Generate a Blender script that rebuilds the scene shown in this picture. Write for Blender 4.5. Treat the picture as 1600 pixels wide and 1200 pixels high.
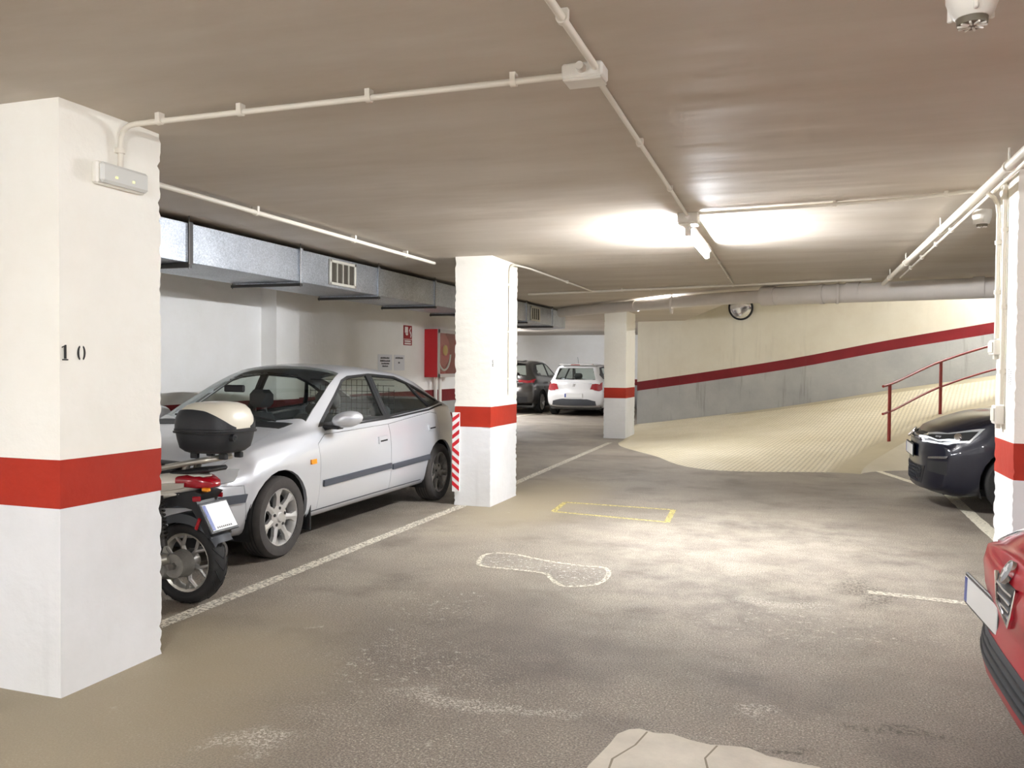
import bpy, bmesh, math, random
import numpy as np
from mathutils import Vector, Matrix
from mathutils.bvhtree import BVHTree

for _o in list(bpy.data.objects):
    bpy.data.objects.remove(_o, do_unlink=True)
scene = bpy.context.scene
COL = scene.collection
PI = math.pi
R = math.radians
random.seed(7)

# ------------------------------------------------------------------ camera
CAM_H = 1.43
yaw, pitch, roll = R(19.0), R(1.1957), R(0.4027)
fw = Vector((-math.sin(yaw) * math.cos(pitch), math.cos(yaw) * math.cos(pitch), -math.sin(pitch)))
rt0 = Vector((math.cos(yaw), math.sin(yaw), 0))
up0 = rt0.cross(fw)
rt = rt0 * math.cos(roll) + up0 * math.sin(roll)
up = up0 * math.cos(roll) - rt0 * math.sin(roll)
cd = bpy.data.cameras.new('camera')
cam = bpy.data.objects.new('camera', cd)
COL.objects.link(cam)
m = Matrix.Identity(4)
for i in range(3):
    m[i][0], m[i][1], m[i][2] = rt[i], up[i], -fw[i]
m[2][3] = CAM_H
cam.matrix_world = m
cd.sensor_width = 36.0
cd.lens = 1309.5 / 1600 * 36.0
cd.clip_start = 0.05
cd.clip_end = 200
scene.camera = cam

# ------------------------------------------------------------------ world, exposure
wd = bpy.data.worlds.new('world')
scene.world = wd
wd.use_nodes = True
wd.node_tree.nodes['Background'].inputs[0].default_value = (1.0, 0.94, 0.86, 1)
wd.node_tree.nodes['Background'].inputs[1].default_value = 0.05
vs = scene.view_settings
vs.view_transform = 'Standard'
vs.look = 'None'
vs.gamma = 1.0
vs.use_curve_mapping = False
vs.exposure = 1.15
TUBE_STRENGTH = 420.0       # every fluorescent tube, visible and added

# ------------------------------------------------------------------ helpers
def lin(c):
    return tuple(((x / 255) / 12.92 if x / 255 <= 0.04045 else ((x / 255 + 0.055) / 1.055) ** 2.4) for x in c)

MATS = {}
def mat(name, rgb, rough=0.6, metal=0.0, spec=0.5, coat=0.0, var=0.0, vscale=3.0, bump=0.0, bscale=40.0,
        emit=0.0, alpha=None, coat_rough=0.05, stretch=None):
    if name in MATS:
        return MATS[name]
    mt = bpy.data.materials.new(name)
    mt.use_nodes = True
    nt = mt.node_tree
    b = nt.nodes['Principled BSDF']
    c = lin(rgb) + (1,)
    b.inputs['Base Color'].default_value = c
    b.inputs['Roughness'].default_value = rough
    b.inputs['Metallic'].default_value = metal
    b.inputs['Specular IOR Level'].default_value = spec
    b.inputs['Coat Weight'].default_value = coat
    b.inputs['Coat Roughness'].default_value = coat_rough
    if emit:
        b.inputs['Emission Color'].default_value = c
        b.inputs['Emission Strength'].default_value = emit
    if var or bump:
        tc = nt.nodes.new('ShaderNodeTexCoord')
        src = tc.outputs['Object']
        if stretch:
            mp = nt.nodes.new('ShaderNodeMapping')
            mp.inputs['Scale'].default_value = stretch
            nt.links.new(src, mp.inputs[0])
            src = mp.outputs[0]
    if var:
        n = nt.nodes.new('ShaderNodeTexNoise')
        n.inputs['Scale'].default_value = vscale
        n.inputs['Detail'].default_value = 6
        n.inputs['Roughness'].default_value = 0.65
        nt.links.new(src, n.inputs[0])
        mr = nt.nodes.new('ShaderNodeMapRange')
        mr.inputs[1].default_value = 0.3
        mr.inputs[2].default_value = 0.7
        mr.inputs[3].default_value = 1 - var
        mr.inputs[4].default_value = 1 + var * 0.5
        nt.links.new(n.outputs[0], mr.inputs[0])
        mx = nt.nodes.new('ShaderNodeVectorMath')
        mx.operation = 'SCALE'
        mx.inputs[0].default_value = c[:3]
        nt.links.new(mr.outputs[0], mx.inputs['Scale'])
        nt.links.new(mx.outputs[0], b.inputs['Base Color'])
    if bump:
        n2 = nt.nodes.new('ShaderNodeTexNoise')
        n2.inputs['Scale'].default_value = bscale
        n2.inputs['Detail'].default_value = 5
        nt.links.new(src, n2.inputs[0])
        bp = nt.nodes.new('ShaderNodeBump')
        bp.inputs['Strength'].default_value = bump
        bp.inputs['Distance'].default_value = 0.02
        nt.links.new(n2.outputs[0], bp.inputs['Height'])
        nt.links.new(bp.outputs[0], b.inputs['Normal'])
    MATS[name] = mt
    return mt

def glass_mat(name, tint, refl=0.06, rough=0.02):
    if name in MATS:
        return MATS[name]
    mt = bpy.data.materials.new(name)
    mt.use_nodes = True
    nt = mt.node_tree
    nt.nodes.remove(nt.nodes['Principled BSDF'])
    out = nt.nodes['Material Output']
    tr = nt.nodes.new('ShaderNodeBsdfTransparent')
    tr.inputs[0].default_value = tint + (1,)
    gl = nt.nodes.new('ShaderNodeBsdfGlossy')
    gl.inputs['Roughness'].default_value = rough
    fr = nt.nodes.new('ShaderNodeFresnel')
    ge = nt.nodes.new('ShaderNodeNewGeometry')
    ir = nt.nodes.new('ShaderNodeMapRange')       # the same reflectance from either side of the thin pane
    ir.inputs[3].default_value = 1.5
    ir.inputs[4].default_value = 1 / 1.5
    nt.links.new(ge.outputs['Backfacing'], ir.inputs[0])
    nt.links.new(ir.outputs[0], fr.inputs[0])
    mx = nt.nodes.new('ShaderNodeMixShader')
    nt.links.new(fr.outputs[0], mx.inputs[0])
    nt.links.new(tr.outputs[0], mx.inputs[1])
    nt.links.new(gl.outputs[0], mx.inputs[2])
    nt.links.new(mx.outputs[0], out.inputs[0])
    MATS[name] = mt
    return mt

class MB:
    def __init__(self):
        self.v, self.f = [], []
    def add(self, vs, fs):
        o = len(self.v)
        self.v += [tuple(p) for p in vs]
        self.f += [tuple(i + o for i in q) for q in fs]
        return self
    def box(self, c, s, rz=0.0, mtx=None, bev=0.0):
        x, y, z = s[0] / 2, s[1] / 2, s[2] / 2
        if bev > 0:
            b = min(bev, x * .9, y * .9, z * .9)
            vs = []
            for sx in (-1, 1):
                for sy in (-1, 1):
                    for sz in (-1, 1):
                        vs += [(sx * (x - b), sy * (y - b), sz * z), (sx * (x - b), sy * y, sz * (z - b)), (sx * x, sy * (y - b), sz * (z - b))]
            bm = bmesh.new()
            for p in vs:
                bm.verts.new(p)
            r = bmesh.ops.convex_hull(bm, input=bm.verts)
            bm.verts.index_update()
            vs = [tuple(p.co) for p in bm.verts]
            fs = [tuple(q.index for q in f.verts) for f in bm.faces]
            bm.free()
        else:
            vs = [(a * x, b * y, c_ * z) for a in (-1, 1) for b in (-1, 1) for c_ in (-1, 1)]
            fs = [(0, 1, 3, 2), (4, 6, 7, 5), (0, 4, 5, 1), (2, 3, 7, 6), (0, 2, 6, 4), (1, 5, 7, 3)]
        M = Matrix.Translation(c) @ (mtx.to_4x4() if mtx else Matrix.Rotation(rz, 4, 'Z'))
        return self.add([M @ Vector(p) for p in vs], fs)
    def b2(self, lo, hi, bev=0.0):
        c = [(a + b) / 2 for a, b in zip(lo, hi)]
        return self.box(c, [abs(b - a) for a, b in zip(lo, hi)], bev=bev)
    def cyl(self, a, b, r, r2=None, n=12, cap=True):
        a, b = Vector(a), Vector(b)
        r2 = r if r2 is None else r2
        d = (b - a).normalized()
        u = d.orthogonal().normalized()
        w = d.cross(u)
        vs, fs = [], []
        for i in range(n):
            t = 2 * PI * i / n
            e = u * math.cos(t) + w * math.sin(t)
            vs += [a + e * r, b + e * r2]
        for i in range(n):
            j = (i + 1) % n
            fs.append((2 * i, 2 * j, 2 * j + 1, 2 * i + 1))
        if cap:
            fs.append(tuple(2 * i for i in reversed(range(n))))
            fs.append(tuple(2 * i + 1 for i in range(n)))
        return self.add(vs, fs)
    def tube(self, pts, r, n=10, closed=False):
        P = [Vector(p) for p in pts]
        k = len(P)
        rr = r if hasattr(r, '__len__') else [r] * k
        vs, fs = [], []
        d0 = (P[1] - P[0]).normalized()
        u = d0.orthogonal().normalized()
        for i in range(k):
            if closed:
                d = (P[(i + 1) % k] - P[i - 1]).normalized()
            else:
                d = (P[min(i + 1, k - 1)] - P[max(i - 1, 0)]).normalized()
            u = (u - d * u.dot(d)).normalized()
            w = d.cross(u)
            for j in range(n):
                t = 2 * PI * j / n
                vs.append(P[i] + (u * math.cos(t) + w * math.sin(t)) * rr[i])
        for i in range(k if closed else k - 1):
            i2 = (i + 1) % k
            for j in range(n):
                j2 = (j + 1) % n
                fs.append((i * n + j, i * n + j2, i2 * n + j2, i2 * n + j))
        if not closed:
            fs.append(tuple(reversed(range(n))))
            fs.append(tuple((k - 1) * n + j for j in range(n)))
        return self.add(vs, fs)
    def lathe(self, prof, o=(0, 0, 0), axis='z', n=24, a0=0.0, a1=2 * PI):
        """prof: list of (r, h)"""
        vs, fs = [], []
        full = abs(a1 - a0 - 2 * PI) < 1e-6
        m_ = n if full else n + 1
        for i in range(m_):
            t = a0 + (a1 - a0) * i / n
            for (r, h) in prof:
                p = (r * math.cos(t), r * math.sin(t), h)
                if axis == 'x':
                    p = (h, r * math.cos(t), r * math.sin(t))
                elif axis == 'y':
                    p = (r * math.sin(t), h, r * math.cos(t))
                vs.append((p[0] + o[0], p[1] + o[1], p[2] + o[2]))
        k = len(prof)
        for i in range(n):
            j = (i + 1) % m_
            for q in range(k - 1):
                fs.append((i * k + q, j * k + q, j * k + q + 1, i * k + q + 1))
        return self.add(vs, fs)
    def prism(self, poly, frame, depth):
        """poly 2D list; frame (origin,u,v); extruded along u x v by depth"""
        o, u, w = [Vector(q) for q in frame]
        nrm = u.cross(w).normalized()
        k = len(poly)
        vs = [o + u * p[0] + w * p[1] for p in poly] + [o + u * p[0] + w * p[1] + nrm * depth for p in poly]
        fs = [tuple(reversed(range(k))), tuple(range(k, 2 * k))]
        fs += [(i, (i + 1) % k, k + (i + 1) % k, k + i) for i in range(k)]
        return self.add(vs, fs)
    def grid(self, rows, close=False):
        k = len(rows[0])
        vs = [p for r in rows for p in r]
        fs = []
        for i in range(len(rows) - 1):
            for j in range(k if close else k - 1):
                j2 = (j + 1) % k
                fs.append((i * k + j, i * k + j2, (i + 1) * k + j2, (i + 1) * k + j))
        return self.add(vs, fs)
    def build(self, name, material, parent=None, shift=None, angle=35, fix=True):
        me = bpy.data.meshes.new(name)
        v = self.v
        if shift is not None:
            v = [(p[0] - shift[0], p[1] - shift[1], p[2] - shift[2]) for p in v]
        me.from_pydata(v, [], self.f)
        if fix:
            bm = bmesh.new()
            bm.from_mesh(me)
            bmesh.ops.recalc_face_normals(bm, faces=bm.faces)
            bm.to_mesh(me)
            bm.free()
        return link_mesh(name, me, material, parent, angle)

def link_mesh(name, me, material, parent=None, angle=35):
    me.update()
    if angle:
        me.shade_smooth()
        me.set_sharp_from_angle(angle=R(angle))
    if isinstance(material, str):
        material = MATS[material]
    me.materials.append(material)
    o = bpy.data.objects.new(name, me)
    COL.objects.link(o)
    if parent is not None:
        o.parent = parent
    return o

def tag(o, label, cat, group=None):
    o['label'] = label
    o['category'] = cat
    if group:
        o['group'] = group
    return o

def thing(name, label, cat, loc=(0, 0, 0), rz=0.0, group=None):
    o = bpy.data.objects.new(name, None)
    o.empty_display_size = 0.2
    COL.objects.link(o)
    o.location = loc
    o.rotation_euler = (0, 0, rz)
    return tag(o, label, cat, group)

def struct(o):
    o['kind'] = 'structure'
    return o

def copy_tree(o, parent=None):
    c = o.copy()
    COL.objects.link(c)
    c.parent = parent
    for ch in list(o.children):
        copy_tree(ch, c)
    return c

def fillet(pts, r=0.06, n=5):
    P = [Vector(p) for p in pts]
    out = [P[0]]
    for i in range(1, len(P) - 1):
        a, b, c = P[i - 1], P[i], P[i + 1]
        d1, d2 = (a - b), (c - b)
        q = min(r, d1.length * .45, d2.length * .45)
        s, e = b + d1.normalized() * q, b + d2.normalized() * q
        for k in range(n + 1):
            t = k / n
            out.append(s * (1 - t) ** 2 + b * 2 * t * (1 - t) + e * t * t)
    out.append(P[-1])
    return out

def pchip(pts):
    xs = np.array([p[0] for p in pts], float)
    ys = np.array([p[1] for p in pts], float)
    h = np.diff(xs)
    d = np.diff(ys) / h
    k = len(xs)
    mm = np.zeros(k)
    for i in range(1, k - 1):
        if d[i - 1] * d[i] > 0:
            w1, w2 = 2 * h[i] + h[i - 1], h[i] + 2 * h[i - 1]
            mm[i] = (w1 + w2) / (w1 / d[i - 1] + w2 / d[i])
    mm[0], mm[-1] = d[0], d[-1]
    def f(x):
        x = min(max(x, xs[0]), xs[-1])
        i = int(min(max(np.searchsorted(xs, x) - 1, 0), k - 2))
        t = (x - xs[i]) / h[i]
        return float((2 * t ** 3 - 3 * t ** 2 + 1) * ys[i] + (t ** 3 - 2 * t ** 2 + t) * h[i] * mm[i]
                     + (-2 * t ** 3 + 3 * t ** 2) * ys[i + 1] + (t ** 3 - t ** 2) * h[i] * mm[i + 1])
    return f

def fnoise(i, s=0):
    random.seed(i * 7919 + s * 104729 + 13)
    return random.random()

# ------------------------------------------------------------------ surface materials with node graphs
def nodes_mat(name):
    mt = bpy.data.materials.new(name)
    mt.use_nodes = True
    MATS[name] = mt
    nt = mt.node_tree
    return mt, nt, nt.nodes['Principled BSDF']

class NG:
    """tiny node-graph helper"""
    def __init__(self, nt):
        self.nt = nt
        tc = nt.nodes.new('ShaderNodeTexCoord')
        self.pos = tc.outputs['Object']
    def L(self, a, b):
        self.nt.links.new(a, b)
    def mapping(self, scale=(1, 1, 1), loc=(0, 0, 0), rot=(0, 0, 0), src=None):
        n = self.nt.nodes.new('ShaderNodeMapping')
        n.inputs['Scale'].default_value = scale
        n.inputs['Location'].default_value = loc
        n.inputs['Rotation'].default_value = rot
        self.L(src or self.pos, n.inputs[0])
        return n.outputs[0]
    def noise(self, scale, detail=4, rough=.55, src=None, out=0):
        n = self.nt.nodes.new('ShaderNodeTexNoise')
        n.inputs['Scale'].default_value = scale
        n.inputs['Detail'].default_value = detail
        n.inputs['Roughness'].default_value = rough
        self.L(src or self.pos, n.inputs[0])
        return n.outputs[out]
    def vor(self, scale, src=None, feature='F1'):
        n = self.nt.nodes.new('ShaderNodeTexVoronoi')
        n.feature = feature
        n.inputs['Scale'].default_value = scale
        self.L(src or self.pos, n.inputs[0])
        return n.outputs[0]
    def rng(self, v, a, b, c=0.0, d=1.0, smooth=False):
        n = self.nt.nodes.new('ShaderNodeMapRange')
        if smooth:
            n.interpolation_type = 'SMOOTHSTEP'
        for i, q in enumerate((a, b, c, d)):
            n.inputs[i + 1].default_value = q
        self.L(v, n.inputs[0])
        return n.outputs[0]
    def math(self, op, a, b=None):
        n = self.nt.nodes.new('ShaderNodeMath')
        n.operation = op
        for i, q in enumerate((a, b)):
            if q is None:
                continue
            if isinstance(q, (int, float)):
                n.inputs[i].default_value = q
            else:
                self.L(q, n.inputs[i])
        return n.outputs[0]
    def mix(self, fac, a, b, blend='MIX'):
        n = self.nt.nodes.new('ShaderNodeMix')
        n.data_type = 'RGBA'
        n.blend_type = blend
        for s, q in ((n.inputs[0], fac), (n.inputs[6], a), (n.inputs[7], b)):
            if isinstance(q, (int, float)):
                s.default_value = q
            elif isinstance(q, tuple):
                s.default_value = q + (1,) if len(q) == 3 else q
            else:
                self.L(q, s)
        return n.outputs[2]
    def bump(self, h, strength, dist, bsdf):
        n = self.nt.nodes.new('ShaderNodeBump')
        n.inputs['Strength'].default_value = strength
        n.inputs['Distance'].default_value = dist
        self.L(h, n.inputs['Height'])
        self.L(n.outputs[0], bsdf.inputs['Normal'])
    def blob(self, c, r, src=None):
        """soft 1..0 mask round world point c with radii r"""
        q = self.mapping(scale=(1 / r[0], 1 / r[1], 0), loc=(-c[0] / r[0], -c[1] / r[1], 0), src=src)
        n = self.nt.nodes.new('ShaderNodeVectorMath')
        n.operation = 'LENGTH'
        self.L(q, n.inputs[0])
        return self.rng(n.outputs['Value'], 0.35, 1.0, 1.0, 0.0, True)

def make_floor_mat():
    mt, nt, b = nodes_mat('asphalt')
    g = NG(nt)
    warp = g.nt.nodes.new('ShaderNodeVectorMath')
    warp.operation = 'MULTIPLY_ADD'
    nz = g.noise(2.2, 4, .6, out=1)
    g.L(nz, warp.inputs[0])
    warp.inputs[1].default_value = (.7, .7, 0)
    g.L(g.pos, warp.inputs[2])
    wp = warp.outputs[0]
    # the offset of the warp (mean .35) is taken out again
    wp = g.mapping(loc=(-.35, -.35, 0), src=wp)
    big = g.rng(g.noise(.55, 5, .6), .35, .68)
    col = g.mix(big, lin((146, 136, 124)), lin((176, 165, 149)))
    blot = g.rng(g.noise(1.7, 5, .6), .52, .72)
    col = g.mix(g.math('MULTIPLY', blot, .55), col, lin((96, 87, 80)))
    # smooth trodden concrete screed along the pillar line
    scr = g.blob((-2.9, 2.6), (1.35, 2.1), wp)
    scr2 = g.blob((-2.7, 8.6), (1.0, 2.6), wp)
    screed = g.math('MAXIMUM', scr, scr2)
    # far part of the aisle towards the ramp is smoother and lighter
    col = g.mix(g.math('MULTIPLY', screed, .85), col, lin((158, 146, 122)))
    # traffic stain in the aisle, darker tone over the left bay
    st = g.blob((-1.6, 4.2), (1.1, 1.3), wp)
    col = g.mix(g.math('MULTIPLY', st, .35), col, lin((86, 76, 70)))
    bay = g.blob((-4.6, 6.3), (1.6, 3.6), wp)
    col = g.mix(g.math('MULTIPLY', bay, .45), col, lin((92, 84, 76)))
    # dusty lane, with the bright pool under the lamp painted paler
    pale = g.blob((-.2, 6.6), (2.1, 3.2), wp)
    pn = g.rng(g.noise(3.0, 6, .7), .35, .65)
    col = g.mix(g.math('MULTIPLY', g.math('MULTIPLY', pale, pn), .75), col, lin((210, 200, 184)))
    # aggregate speckle
    sp = g.vor(150)
    rough_mask = g.math('SUBTRACT', 1.0, g.math('MULTIPLY', screed, .8))
    spk = g.rng(g.noise(120, 3, .6), .40, .60)
    col = g.mix(g.math('MULTIPLY', rough_mask, g.rng(spk, 0, 1, .55, 0.0)), col, lin((52, 46, 42)))
    wsp = g.math('MULTIPLY', g.rng(g.noise(95, 3, .6), .56, .66), g.rng(g.noise(1.1, 4, .6), .38, .58))
    col = g.mix(g.math('MULTIPLY', g.math('MULTIPLY', wsp, rough_mask), .8), col, lin((214, 204, 186)))
    # scattered chalky white spots
    wn = g.rng(g.noise(5.0, 6, .75), .64, .72)
    wm = g.rng(g.noise(.8, 3, .5), .47, .6)
    col = g.mix(g.math('MULTIPLY', g.math('MULTIPLY', wn, wm), .7), col, lin((226, 218, 202)))
    for c, r in (((-1.96, 2.68), (.2, .15)), ((-.15, 5.35), (.5, .14)), ((-.2, 3.6), (.2, .09)), ((-1.25, 3.25), (.55, .09))):
        bl = g.math('MULTIPLY', g.blob(c, r, wp), g.rng(g.noise(60, 5, .8), .48, .60))
        col = g.mix(g.math('MULTIPLY', bl, .7), col, lin((232, 226, 212)))
    for c, r in (((.40, 3.62), (.20, .09)), ((-.05, 3.28), (.16, .05)), ((.40, 5.78), (.16, .5))):
        bl = g.math('MULTIPLY', g.blob(c, r, wp), g.rng(g.noise(40, 5, .8), .46, .58))
        col = g.mix(g.math('MULTIPLY', bl, .75), col, lin((64, 57, 44)))
    for c, r in (((.05, 4.9), (.9, .5)), ((-1.75, 3.6), (.5, .5)), ((-2.05, 4.6), (.35, .5))):
        bl = g.math('MULTIPLY', g.blob(c, r, wp), g.rng(g.noise(24, 6, .8), .57, .64))
        col = g.mix(g.math('MULTIPLY', bl, .8), col, lin((226, 219, 204)))
    g.L(col, b.inputs['Base Color'])
    b.inputs['Roughness'].default_value = .62
    b.inputs['Specular IOR Level'].default_value = .35
    hh = g.math('MULTIPLY', g.noise(120, 3, .6), rough_mask)
    g.bump(hh, .8, .008, b)
    return mt

def make_ceiling_mat():
    mt, nt, b = nodes_mat('ceiling_plaster')
    g = NG(nt)
    st = g.mapping(scale=(.45, 1.6, 1))
    n1 = g.noise(1.3, 6, .62, src=st)
    big = g.noise(.35, 3, .5)
    col = g.mix(g.rng(n1, .3, .72), lin((190, 178, 162)), lin((212, 204, 192)))
    col = g.mix(g.math('MULTIPLY', g.rng(big, .35, .65), .35), col, lin((184, 170, 150)))
    g.L(col, b.inputs['Base Color'])
    b.inputs['Roughness'].default_value = .62
    b.inputs['Specular IOR Level'].default_value = .5
    n2 = g.noise(1.1, 3, .5, src=st)
    g.bump(n2, .4, .06, b)
    return mt

def make_wall_mat(name, rgb, rgb2, stain=.0):
    mt, nt, b = nodes_mat(name)
    g = NG(nt)
    n1 = g.noise(1.2, 6, .65)
    col = g.mix(g.rng(n1, .35, .7), lin(rgb), lin(rgb2))
    if stain:
        st = g.mapping(scale=(9, 9, .7))
        s = g.rng(g.noise(1.0, 5, .6, src=st), .56, .74)
        ar = g.rng(g.noise(.5, 2, .5), .45, .6)
        col = g.mix(g.math('MULTIPLY', g.math('MULTIPLY', s, ar), stain), col, lin((96, 88, 74)))
    g.L(col, b.inputs['Base Color'])
    b.inputs['Roughness'].default_value = .6
    b.inputs['Specular IOR Level'].default_value = .3
    g.bump(g.noise(14, 6, .6), .3, .012, b)
    return mt

def make_ramp_mat():
    mt, nt, b = nodes_mat('ramp_concrete')
    g = NG(nt)
    q = g.mapping(rot=(0, 0, R(38)))
    br = nt.nodes.new('ShaderNodeTexBrick')
    br.offset = 0.5
    br.inputs['Scale'].default_value = 10.0
    br.inputs['Mortar Size'].default_value = .05
    br.inputs['Mortar Smooth'].default_value = .6
    br.inputs['Brick Width'].default_value = .75
    br.inputs['Row Height'].default_value = .75
    br.inputs['Color1'].default_value = (1, 1, 1, 1)
    br.inputs['Color2'].default_value = (1, 1, 1, 1)
    br.inputs['Mortar'].default_value = (0, 0, 0, 1)
    g.L(q, br.inputs[0])
    at = nt.nodes.new('ShaderNodeAttribute')
    at.attribute_name = 'rib'
    rib = g.math('MULTIPLY', g.math('SUBTRACT', 1.0, br.outputs['Fac']), 1.0)
    n1 = g.rng(g.noise(1.0, 5, .6), .3, .7)
    base = g.mix(n1, lin((176, 164, 134)), lin((194, 182, 152)))
    ridge = g.mix(n1, lin((222, 210, 178)), lin((238, 228, 202)))
    groove = lin((112, 100, 76))
    tex = g.mix(rib, groove, ridge)
    col = g.mix(at.outputs['Fac'], base, tex)
    g.L(col, b.inputs['Base Color'])
    b.inputs['Roughness'].default_value = .6
    g.bump(g.math('MULTIPLY', rib, at.outputs['Fac']), .8, .02, b)
    return mt

def make_galv_mat():
    mt, nt, b = nodes_mat('galvanised_steel')
    g = NG(nt)
    v = nt.nodes.new('ShaderNodeTexVoronoi')
    v.inputs['Scale'].default_value = 120
    g.L(g.pos, v.inputs[0])
    sep = nt.nodes.new('ShaderNodeSeparateColor')
    g.L(v.outputs['Color'], sep.inputs[0])
    n1 = g.rng(g.noise(2.5, 4, .6), .3, .7)
    k = g.math('ADD', g.math('MULTIPLY', sep.outputs[0], .6), g.math('MULTIPLY', n1, .4))
    col = g.mix(k, lin((150, 156, 164)), lin((218, 223, 230)))
    g.L(col, b.inputs['Base Color'])
    b.inputs['Metallic'].default_value = .85
    g.L(g.rng(sep.outputs[1], 0, 1, .32, .5), b.inputs['Roughness'])
    return mt

def worn_paint(name, rgb, thr=.42, rgb_under=None, wear=22.0, soft=.08):
    """road paint worn through to what lies under it"""
    mt = bpy.data.materials.new(name)
    MATS[name] = mt
    mt.use_nodes = True
    nt = mt.node_tree
    b = nt.nodes['Principled BSDF']
    g = NG(nt)
    b.inputs['Base Color'].default_value = lin(rgb) + (1,)
    b.inputs['Roughness'].default_value = .7
    n = g.noise(wear, 6, .75)
    g.L(g.rng(n, thr - soft, thr + soft), b.inputs['Alpha'])
    return mt

make_floor_mat(); make_ceiling_mat(); make_ramp_mat(); make_galv_mat()
make_wall_mat('wall_white', (246, 245, 242), (238, 236, 230), .0)
make_wall_mat('wall_cream', (224, 218, 200), (214, 206, 186), .12)
make_wall_mat('wall_grey', (178, 178, 174), (160, 160, 158), .5)
make_wall_mat('wall_band', (124, 26, 32), (108, 22, 27), .1)
make_wall_mat('pillar_cream', (247, 244, 234), (240, 235, 222), .0)
make_wall_mat('pillar_white', (232, 232, 232), (220, 220, 218), .1)
make_wall_mat('pillar_band', (172, 46, 26), (152, 38, 23), .1)
worn_paint('paint_white_worn', (222, 214, 196), .46, wear=44)
worn_paint('paint_white_thin', (222, 216, 204), .57, wear=34, soft=.05)
worn_paint('paint_yellow_worn', (222, 206, 128), .47, wear=40)
worn_paint('paint_white', (232, 225, 204), .38, wear=40)
mat('concrete_pale', (206, 198, 182), .75, var=.16, vscale=5, bump=.4, bscale=18)
mat('white_plastic', (232, 228, 218), .45)
mat('conduit_white', (226, 219, 204), .5)
mat('pipe_grey', (226, 219, 210), .5, var=.08, vscale=2)
mat('rubber', (26, 25, 25), .75, var=.2, vscale=20)
mat('rubber_worn', (58, 54, 51), .8, var=.25, vscale=14)
mat('black_plastic', (30, 31, 33), .5)
mat('grey_plastic', (62, 65, 70), .55)
mat('dark', (12, 12, 13), .8)
mat('interior', (96, 96, 94), .85)
mat('seat_cloth', (78, 78, 80), .95)
mat('alloy', (196, 194, 190), .35, .6)
mat('alloy_dirty', (150, 147, 142), .45, .55, var=.2, vscale=20)
mat('chrome', (225, 225, 228), .12, 1.0)
mat('steel', (120, 118, 114), .4, .8)
mat('dark_steel', (74, 72, 70), .45, .7)
mat('red_paint', (186, 28, 34), .4)
mat('fire_red', (196, 22, 34), .4, coat=.2)
mat('rail_red', (140, 42, 34), .45)
mat('plate_white', (238, 238, 236), .4)
mat('plate_blue', (36, 66, 150), .4)
mat('red_lens', (158, 12, 28), .2, coat=.6)
mat('orange_lens', (240, 150, 30), .2, coat=.5)
mat('clear_lens', (200, 204, 208), .08, .5, coat=1.0)
mat('lamp_housing', (228, 228, 226), .4)
mat('paper', (224, 225, 228), .7)
mat('ink', (38, 36, 36), .8)
mat('white_print', (244, 240, 236), .6)
mat('brass_yellow', (222, 176, 70), .4)
glass_mat('car_glass', (.80, .85, .82))
glass_mat('dark_glass', (.16, .18, .18))
glass_mat('clear_glass', (.93, .94, .94))

# ================================================================== THE SETTING
ZC = 2.55
BAND0, BAND1 = 0.81, 1.018

def plane_grid(x0, x1, y0, y1, z, name, material, n=1):
    mb = MB()
    mb.add([(x0, y0, z), (x1, y0, z), (x1, y1, z), (x0, y1, z)], [(0, 1, 2, 3)])
    return mb.build(name, material, angle=0, fix=False)

floor = struct(plane_grid(-12.2, 8.2, -8.2, 29, 0, 'floor', 'asphalt'))

def ceiling_slab():
    poly = [(-12.2, -8.2), (8.2, -8.2), (8.2, 12.3), (-.75, 13.0), (-1.5, 16.0), (-2.62, 20.17), (-3.8, 20.5), (-3.8, 29), (-12.2, 29)]
    bm = bmesh.new()
    vs = [bm.verts.new((p[0], p[1], ZC)) for p in poly]
    f = bm.faces.new(vs)
    r = bmesh.ops.extrude_face_region(bm, geom=[f])
    for v in [g for g in r['geom'] if isinstance(g, bmesh.types.BMVert)]:
        v.co.z += .35
    bmesh.ops.recalc_face_normals(bm, faces=bm.faces)
    me = bpy.data.meshes.new('ceiling')
    bm.to_mesh(me)
    bm.free()
    return struct(link_mesh('ceiling', me, 'ceiling_plaster', angle=0))
ceiling = ceiling_slab()

def wall_panels(name, a, b, thick, z1, band=None, base=None, mats=('wall_white', 'wall_band', 'wall_grey'), side=1, z0a=0.0, z0b=0.0, dz=BAND1):
    """straight wall from a to b (inner face), extruded to the outer side; painted band and painted dado sit proud"""
    a, b = Vector((a[0], a[1], 0)), Vector((b[0], b[1], 0))
    d = (b - a).normalized()
    nrm = Vector((-d.y, d.x, 0)) * side       # points away from the room
    def slab(za0, za1, zb0, zb1, off0, off1):
        p = []
        for q, lo, hi in ((a, za0, za1), (b, zb0, zb1)):
            for o in (off0, off1):
                for z in (lo, hi):
                    p.append(q + nrm * o + Vector((0, 0, z)))
        return MB().add(p, [(0, 1, 3, 2), (4, 6, 7, 5), (0, 4, 5, 1), (2, 3, 7, 6), (0, 2, 6, 4), (1, 5, 7, 3)])
    w = struct(slab(-.2, z1, -.2, z1, 0, thick).build(name, mats[0], angle=0))
    if band:
        slab(z0a + BAND0, z0a + BAND1, z0b + BAND0, z0b + BAND1, -.004, 0.002).build('red_band', mats[1], w, angle=0)
        slab(z0a - .2, z0a + BAND0, z0b - .2, z0b + BAND0, -.003, 0.002).build('grey_dado', mats[2], w, angle=0)
    return w

wl = wall_panels('wall_left', (-6, -8.2), (-6, 17), .3, ZC, band=True)
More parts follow.
